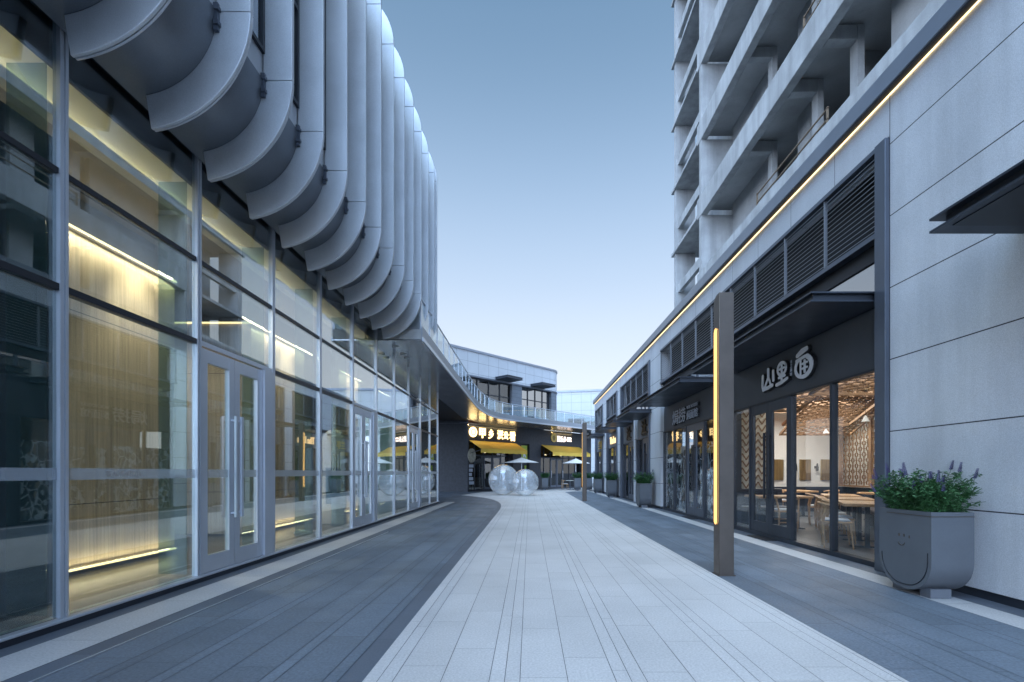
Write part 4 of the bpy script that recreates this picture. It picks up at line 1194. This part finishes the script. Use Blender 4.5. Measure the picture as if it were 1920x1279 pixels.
# awnings
def awning(t0, t1, lab):
    a = thing('fabric_awning', lab, 'awning', (*wallpt((t0 + t1) / 2), 0), ANG, group='yellow canvas awnings over the dark shopfronts')
    hw = (t1 - t0) / 2
    n = 14; vs = []; fs = []
    m_ = MB()
    for i in range(n):
        xa, xb = -hw + 2 * hw * i / n, -hw + 2 * hw * (i + 1) / n
        m_.add([(xa, -0.02, 3.60), (xb, -0.02, 3.60), (xb, -1.22, 2.98), (xa, -1.22, 2.98), (xa, -0.02, 3.625), (xb, -0.02, 3.625), (xb, -1.22, 3.005), (xa, -1.22, 3.005)],
               [(0, 3, 2, 1), (4, 5, 6, 7), (0, 1, 5, 4), (2, 3, 7, 6)] + ([(0, 4, 7, 3)] if i == 0 else []) + ([(1, 2, 6, 5)] if i == n - 1 else []))
    m_.build('canvas', 'yellow', a)
    v = MB()
    for i in range(n):
        xa, xb = -hw + 2 * hw * i / n, -hw + 2 * hw * (i + 1) / n
        v.box(xa, xb, -1.235, -1.215, 2.72 + 0.015 * (i % 2), 3.0)
    v.build('valance', 'yellow', a)
    for x in (-hw + 0.15, hw - 0.15):
        MB().tube([(x, -0.05, 2.75), (x, -1.15, 2.95)], 0.02, 6).build('arm', 'midm', a)
    return a
awning(0.15, 4.85, 'yellow canvas awning on the left, below the glowing yellow sign')
awning(7.9, 13.1, 'yellow canvas awning on the right, below the white lettered sign')

# ------------------------------------------------------------------ elevated walkway with glass railing
wk = thing('elevated_walkway', 'raised curved walkway with glass railing above the dark shopfronts', 'walkway', (-2.9, 26, 0), world=True)
EDGE = [(-2.9, 13.0), (-2.9, 16), (-2.9, 19), (-2.9, 22), (-2.9, 25.5), (-2.86, 27.2), (-2.74, 28.8), (-2.5, 30.4), (-2.05, 31.9), (-1.35, 33.1), (-0.5, 34.0)]
dx, dy = WD
x, y = EDGE[-1]
for i in range(1, 15): EDGE.append((x + dx * 1.35 * i, y + dy * 1.35 * i))
def offs(path, d):
    out = []
    for i, p in enumerate(path):
        a = Vector(path[max(i - 1, 0)]); b = Vector(path[min(i + 1, len(path) - 1)])
        t = (b - a).normalized(); n = Vector((t.y, -t.x))
        out.append((p[0] + n.x * d, p[1] + n.y * d))
    return out
def ribbon(path_a, path_b, z0, z1):
    mb = MB(); n = len(path_a)
    vs = [(p[0], p[1], z0) for p in path_a] + [(p[0], p[1], z0) for p in path_b] + [(p[0], p[1], z1) for p in path_a] + [(p[0], p[1], z1) for p in path_b]
    fs = []
    for i in range(n - 1):
        fs += [(i, i + 1, n + i + 1, n + i), (2 * n + i, 3 * n + i, 3 * n + i + 1, 2 * n + i + 1), (i, 2 * n + i, 2 * n + i + 1, i + 1), (n + i, n + i + 1, 3 * n + i + 1, 3 * n + i)]
    fs += [(0, n, 3 * n, 2 * n), (n - 1, 3 * n - 1, 4 * n - 1, 2 * n - 1)]
    return mb.add(vs, fs)
inner = []
for p in EDGE:
    if p[1] < 29: inner.append((-4.35, p[1]))
    else:
        t = (p[0] + 4.35) * WD[0] + (p[1] - 34) * WD[1]
        inner.append(wallpt(max(t, -1.0), 0.02) if t > 0 else (-4.35, min(p[1], 33.9)))
M['soffit'] = pbr('soffit_panels', (0.50, 0.50, 0.50), 0.22, 0.9, 0.08, 1.0, bump=0.5, bscale=1.6, rvar=0.05)
ribbon(EDGE, inner, 4.90, 4.93).build('soffit', 'soffit', wk)
ribbon(offs(EDGE, -0.02), inner, 4.932, 5.20).build('slab', 'concrete_d', wk)
ribbon(offs(EDGE, 0.05), offs(EDGE, 0.0), 4.88, 4.985).build('edge_trim', 'silver', wk)
ribbon(offs(EDGE, 0.02), offs(EDGE, -0.018), 4.987, 5.28).build('edge_fascia', pbr('edge_fascia', (0.30, 0.32, 0.35), 0.5, 0.4, 0.06), wk)
# railing, by arc length
rail = offs(EDGE, -0.03)
def along(path, step):
    out = []; acc = 0.0; nxt = 0.0
    for a, b in zip(path[:-1], path[1:]):
        L = math.dist(a, b)
        while nxt <= acc + L:
            f = (nxt - acc) / L; out.append((a[0] + (b[0] - a[0]) * f, a[1] + (b[1] - a[1]) * f)); nxt += step
        acc += L
    return out
pts = along(rail, 1.15)
for p in pts:
    MB().box(p[0] - 0.02, p[0] + 0.02, p[1] - 0.02, p[1] + 0.02, 5.20, 6.02).build('railing_post', 'silver', wk)
for a, b in zip(pts[:-1], pts[1:]):
    va, vb = Vector((*a, 5.62)), Vector((*b, 5.62)); d = (vb - va).normalized()
    MB().bar(va + d * 0.04, vb - d * 0.04, 0.012, 0.68).build('railing_pane', 'glass_rail', wk)
MB().tube([(p[0], p[1], 6.04) for p in rail], 0.025, 8).build('handrail', 'silver', wk)

# ------------------------------------------------------------------ far building
fb = thing('far_building', 'distant pale panelled building seen between the corner building and the shop row', 'building', (10, 60, 0), R(-4))
M['fstone'] = pbr('far_stone', (0.44, 0.435, 0.42), 0.7, 0, 0.04, 1, coords='Object', joints=[('X', 1.2, 0, 0.03), ('Z', 1.0, 0, 0.03)], jcol=(0.24, 0.24, 0.25))
zz = 7.6
fp = [(-7, 0)] + [(-7 + 20 * i / 12, -1.2 * math.sin(math.pi * i / 12)) for i in range(1, 12)] + [(13, 0), (13, 12), (-7, 12)]
MB().prism(fp, 'Z', zz, 11.3).build('upper_wall', 'fstone', fb)
MB().prism([(p[0] * 1.01, p[1] * 1.04 - 0.05) for p in fp], 'Z', 11.302, 11.55).build('coping', 'coping', fb)
for a, b in ((-7, -4.9), (-3.6, -1.6), (-0.6, 1.6), (2.6, 5), (6, 13)):
    MB().prism([(a, -0.3), (b, -0.3), (b, 12), (a, 12)], 'Z', 0, zz - 0.002).build('wall', 'fstone', fb)
for a, b in ((-4.9, -3.6), (-1.6, -0.6), (1.6, 2.6), (5, 6)):
    f = MB().box(a, b, 0.0, 0.1, 4.9, 5.1).box(a, b, 0.0, 0.1, 6.4, 6.5).box(a, a + 0.08, 0.0, 0.1, 0, zz).box(b - 0.08, b, 0, 0.1, 0, zz)
    wn = f.build('window', 'darkm', fb)
    MB().box(a + 0.08, b - 0.08, 0.04, 0.06, 0, zz - 0.01).build('pane', 'glass_sky', wn)
    MB().box(a - 0.3, b + 0.3, -2.0, -0.3, 7.62, 7.85).build('canopy', 'darkm', fb)

# ------------------------------------------------------------------ light poles
def make_pole(label, loc, grp):
    p = thing('light_pole', label, 'lamp', loc, group=grp)
    # profile in Y-Z: square section, far top edge rounded
    w = 0.195; h = 3.70; r = 0.13
    prof = [(0, 0), (w, 0), (w, h - r)] + [(w - r + r * math.cos(R(a)), h - r + r * math.sin(R(a))) for a in range(10, 91, 10)] + [(0, h)]
    body = MB().prism(prof, 'X', 0, w).build('post', 'bronze', p, 0.006, True)
    # lit slot on the street face, round ended
    zc0, zc1, hw = 0.72, 3.20, 0.062
    yc = 0.095
    out = [(yc + hw * math.cos(R(a)), zc1 + hw * math.sin(R(a))) for a in range(0, 181, 15)] + [(yc + hw * math.cos(R(a)), zc0 + hw * math.sin(R(a))) for a in range(180, 361, 15)]
    MB().prism(out, 'X', -0.012, -0.001).build('light_strip', 'led_pole', p)
    rim = [(-0.010, q[0], q[1]) for q in out] + [(-0.010, out[0][0], out[0][1])]
    MB().tube(rim, 0.007, 6, False).build('strip_rim', 'bronze', p, smooth=True)
    MB().box(-0.015, w + 0.015, -0.015, w + 0.015, 0.001, 0.012).build('base_plate', 'bronze', p)
    return p
p1 = make_pole('square bronze light pole with a lit amber strip, in the right foreground', (2.47, 6.30, 0.0), 'bronze light poles along the path')
dup(p1, (2.50, 22.8, 0.0), None, 'square bronze light pole standing far along the path near the clear balls')

# ------------------------------------------------------------------ planters and flowers
def planter(label, loc):
    p = thing('planter', label, 'planter', loc, group='grey U shaped planters beside the shop row')
    W, D, T, r = 0.75, 0.45, 0.93, 0.34
    zb0 = 0.055
    prof = [(-W / 2, T), (-W / 2, zb0 + r)]
    prof += [(-W / 2 + r - r * math.cos(R(a)), zb0 + r - r * math.sin(R(a))) for a in range(9, 91, 9)]
    prof += [(W / 2 - r + r * math.sin(R(a)), zb0 + r - r * math.cos(R(a))) for a in range(0, 91, 9)]
    prof += [(W / 2, T)]
    # outer wall as an open-topped U: outer prism minus the planting hollow (rim + sunk soil)
    mb = MB(); n = len(prof)
    vs = [(0, q[0], q[1]) for q in prof] + [(D, q[0], q[1]) for q in prof]
    fs = [tuple(range(n)), tuple(range(n, 2 * n))[::-1]] + [(i, i + n, i + n + 1, i + 1) for i in range(n - 1)]
    o = 0.035
    k = len(vs)
    vs += [(0, -W / 2, T), (D, -W / 2, T), (D, W / 2, T), (0, W / 2, T), (o, -W / 2 + o, T), (D - o, -W / 2 + o, T), (D - o, W / 2 - o, T), (o, W / 2 - o, T),
           (o, -W / 2 + o, T - 0.12), (D - o, -W / 2 + o, T - 0.12), (D - o, W / 2 - o, T - 0.12), (o, W / 2 - o, T - 0.12)]
    for i in range(4):
        j = (i + 1) % 4
        fs += [(k + i, k + j, k + 4 + j, k + 4 + i), (k + 4 + i, k + 4 + j, k + 8 + j, k + 8 + i)]
    mb.add(vs, fs)
    body = mb.build('tub', 'planter', p, smooth=True)
    MB().box(o, D - o, -W / 2 + o, W / 2 - o, T - 0.10, T - 0.06).build('soil', 'soil', p)
    MB().box(0.08, 0.30, -0.27, -0.13, 0.001, 0.10).build('foot', 'planter_d', p)
    MB().box(0.08, 0.30, 0.13, 0.27, 0.001, 0.10).build('foot', 'planter_d', p)
    # incised line work: smile arc following the U, a rim line, small face
    def bead(pts, r=0.005): return MB().tube(pts, r, 5)
    ra = r - 0.04
    arcp = [(-0.001, -W / 2 + 0.045, zb0 + r + 0.10)] + [(-0.001, -W / 2 + 0.045 + ra - ra * math.cos(R(a)), zb0 + 0.045 + ra - ra * math.sin(R(a))) for a in range(0, 91, 9)]
    arcp += [(-0.001, W / 2 - 0.045 - ra + ra * math.sin(R(a)), zb0 + 0.045 + ra - ra * math.cos(R(a))) for a in range(0, 91, 9)] + [(-0.001, W / 2 - 0.045, zb0 + r + 0.02)]
    bead(arcp).build('line_groove', 'blackm', p)
    bead([(-0.001, -W / 2, T - 0.045), (-0.001, W / 2 * 0.9, T - 0.045)], 0.004).bead = None
    MB().box(-0.003, 0.001, -W / 2 + 0.002, W / 2 - 0.12, T - 0.05, T - 0.042).box(0.0, D, -W / 2 - 0.003, -W / 2 + 0.001, T - 0.05, T - 0.042).build('rim_line', 'bronze', p)
    sm = bead([(-0.001, 0.03 + 0.05 * math.cos(R(a)), 0.58 + 0.05 * math.sin(R(a))) for a in range(200, 341, 14)], 0.005)
    sm.box(-0.003, 0.001, 0.055, 0.075, 0.63, 0.66).box(-0.003, 0.001, -0.015, 0.005, 0.63, 0.66).box(-0.003, 0.001, -0.09, -0.075, 0.62, 0.65)
    sm.build('face_mark', 'bronze', p)
    return p
def make_flowers(label, loc, seed=3, nleaf=10500, nsp=30):
    rr = random.Random(seed)
    f = thing('flower_bush', label, 'plant', loc, group='purple flowering bushes in the grey planters')
    st = MB(); lf = MB(); fl = MB()
    tips = []
    for i in range(150):
        bx = rr.uniform(0.06, 0.39); by = rr.uniform(-0.31, 0.31)
        lean = rr.uniform(0.0, 0.16)
        ox = (bx - 0.22) * 1.0 + rr.gauss(0, 0.06); oy = by * 0.42 + rr.gauss(0, 0.06)
        hh = rr.uniform(0.18, 0.50) * (1.0 - 0.30 * (abs(by) / 0.33) ** 2)
        tip = (bx + ox, by + oy, hh); mid = (bx + ox * 0.3, by + oy * 0.3, hh * 0.55)
        st.tube([(bx, by, -0.08), mid, tip], [0.004, 0.003, 0.0018], 4, False)
        tips.append((Vector((bx, by, -0.02)), Vector(mid), Vector(tip)))
        for j in range(nleaf // 150):
            t = rr.random() ** 0.9
            p = tips[-1][0].lerp(tips[-1][1], min(1, t * 2)) if t < 0.5 else tips[-1][1].lerp(tips[-1][2], (t - 0.5) * 2)
            az = rr.uniform(0, 2 * math.pi); el = rr.uniform(-0.5, 0.7); L = rr.uniform(0.032, 0.058); wd = L * rr.uniform(0.34, 0.46)
            d = Vector((math.cos(az) * math.cos(el), math.sin(az) * math.cos(el), math.sin(el)))
            sd = d.cross(Vector((0, 0, 1))).normalized(); sd = (sd + Vector((0, 0, rr.uniform(-0.6, 0.6)))).normalized()
            nn = d.cross(sd) * 0.25 * wd
            q = p + d * 0.012
            lf.add([q, q + d * L * 0.4 + sd * wd / 2 - nn, q + d * L * 0.8 + sd * wd * 0.3 - nn * 0.5, q + d * L, q + d * L * 0.8 - sd * wd * 0.3 - nn * 0.5, q + d * L * 0.4 - sd * wd / 2 - nn],
                   [(0, 1, 2, 3), (0, 3, 4, 5)])
    for i in range(nsp):
        b, m_, tp = rr.choice(tips)
        d = ((tp - m_).normalized() + Vector((0, 0, 1.4))).normalized()
        L = rr.uniform(0.06, 0.15)
        st.tube([tp, tp + d * (L * 0.5)], 0.002, 4, False)
        for q in range(int(L / 0.009)):
            z = 0.3 * L + q * 0.009; r0 = 0.011 * (1 - 0.6 * q / (L / 0.009)) + 0.003
            for a in range(4):
                t = a * 1.571 + q * 0.8
                c = tp + d * z + Vector((math.cos(t), math.sin(t), 0)) * r0 * 0.6
                e1 = Vector((math.cos(t), math.sin(t), 0.4)) * r0; e2 = Vector((-math.sin(t), math.cos(t), 0.2)) * r0 * 0.6
                fl.add([c - e2, c + e1, c + e2, c + Vector((0, 0, r0 * 0.9))], [(0, 1, 2), (0, 2, 3), (1, 2, 3)])
    st.build('stem', 'leaf', f)
    lf.build('foliage', 'leaf', f)
    fl.build('flower_spike', 'flower', f)
    return f
PX = 4.20
pos = [(PX, 5.43, 'grey planter with a smile line, against the stone wall in the right foreground'),
       (PX, 18.75, 'grey planter standing before the first pale pier beyond the restaurant'),
       (PX, 26.2, 'grey planter standing before the second pale pier'),
       (PX, 31.5, 'grey planter before the fourth shop, third from the far end'),
       (PX + 0.05, 36.6, 'grey planter at the far end of the shop row, behind the distant pole'),
       (3.35, 36.2, 'grey planter left of the distant pole near the parasol table'),
       (0.95, 37.2, 'grey planter beside the dark pier between the two awnings')]
p0 = planter(pos[0][2], (pos[0][0], pos[0][1], 0.002))
f0 = make_flowers('purple flowering bush in the planter in the right foreground', (pos[0][0], pos[0][1], 0.90))
fl_lab = ['', 'purple flowering bush in the planter by the first pale pier', 'purple flowering bush in the planter by the second pale pier',
          'purple flowering bush in the planter by the fourth shop', 'flowering bush in the planter behind the distant pole',
          'flowering bush in the planter left of the distant pole', 'flowering bush in the planter between the two awnings']
for i, (x, y, lab) in enumerate(pos):
    if i == 0: continue
    dup(p0, (x, y, 0.002), None, lab); dup(f0, (x, y, 0.90), None, fl_lab[i])

# ------------------------------------------------------------------ clear balls
def ball(label, c, r):
    t = thing('clear_ball', label, 'ball', (c[0], c[1], 0.0), group='clear inflatable balls on the path')
    bm = bmesh.new(); bmesh.ops.create_uvsphere(bm, u_segments=64, v_segments=40, radius=r)
    mb = MB(); bm.verts.index_update()
    mb.add([(v.co.x, v.co.y, max(v.co.z, -r * 0.985) + r * 0.985 + 0.003) for v in bm.verts], [tuple(v.index for v in f.verts) for f in bm.faces]); bm.free()
    mb.build('shell', 'bubble', t, smooth=True)
    MB().lathe([(0.09, 2 * r * 0.985 + 0.004 - 0.02), (0.07, 2 * r * 0.985 + 0.012)], 16).build('valve', 'bubble', t)
    return t
ball('larger clear inflatable ball, behind the smaller one on the path', (-1.57, 29.1), 0.92)
ball('smaller clear inflatable ball in front of the larger one', (-0.25, 28.0), 0.78)

# ------------------------------------------------------------------ parasols, cafe furniture
def parasol(label, loc, r):
    t = thing('parasol', label, 'parasol', loc, group='pale parasols before the dark shopfronts')
    n = 8; mb = MB()
    top = (0, 0, 2.45); vs = [top]
    for k in range(n):
        a = 2 * math.pi * (k + 0.5) / n
        vs.append((r * 0.5 * math.cos(a), r * 0.5 * math.sin(a), 2.24)); vs.append((r * math.cos(a), r * math.sin(a), 2.08))
    fs = []
    for k in range(n):
        j = (k + 1) % n
        fs += [(0, 1 + 2 * k, 1 + 2 * j), (1 + 2 * k, 2 + 2 * k, 2 + 2 * j, 1 + 2 * j)]
    m2 = len(vs)
    vs += [(v[0], v[1], v[2] - 0.02) for v in vs]
    fs += [tuple(m2 + i for i in f[::-1]) for f in fs]
    for k in range(n):
        j = (k + 1) % n; fs.append((2 + 2 * k, 2 + 2 * j, m2 + 2 + 2 * j, m2 + 2 + 2 * k))
    mb.add(vs, fs); mb.build('canopy', 'parasol', t)
    MB().tube([(0, 0, 0.06), (0, 0, 2.5)], 0.025, 8).build('pole', 'silver', t)
    MB().lathe([(0.3, 0.0), (0.3, 0.05), (0.05, 0.07)], 16).build('base', 'darkm', t)
    rb = MB()
    for k in range(n):
        a = 2 * math.pi * (k + 0.5) / n
        rb.bar((0.03 * math.cos(a), 0.03 * math.sin(a), 2.40), (r * 0.98 * math.cos(a), r * 0.98 * math.sin(a), 2.045), 0.015, 0.02)
    rb.build('rib', 'midm', t)
parasol('pale parasol behind the two clear balls', (-0.58, 35.4, 0.0), 1.32)
parasol('pale parasol behind the distant pole near the planters', (3.65, 38.2, 0.0), 1.15)
ct = thing('cafe_table', 'small round cafe table under the right parasol', 'table', (3.2, 38.2, 0.0))
MB().lathe([(0.36, 0.70), (0.36, 0.73)], 20).build('table_top', 'cream', ct)
MB().lathe([(0.22, 0.0), (0.2, 0.03), (0.03, 0.05), (0.03, 0.70)], 12).build('leg', 'midm', ct)
k0 = dup(c0, (2.75, 37.9, 0.0), R(-80), 'light wooden cafe chair left of the table under the right parasol'); k0['group'] = 'cafe chairs under the parasol'
k1 = dup(c0, (3.75, 37.8, 0.0), R(80), 'light wooden cafe chair right of the table under the right parasol'); k1['group'] = 'cafe chairs under the parasol'
for y, lab in ((9.95, 'black doormat before the restaurant doors'), (14.4, 'black doormat before the doors of the printed window shop')):
    tag(MB().box(4.66, 4.88, y - 0.4, y + 0.4, 0.001, 0.012).build('doormat', 'sign_black'), lab, 'doormat', 'doormats at the shop doors')
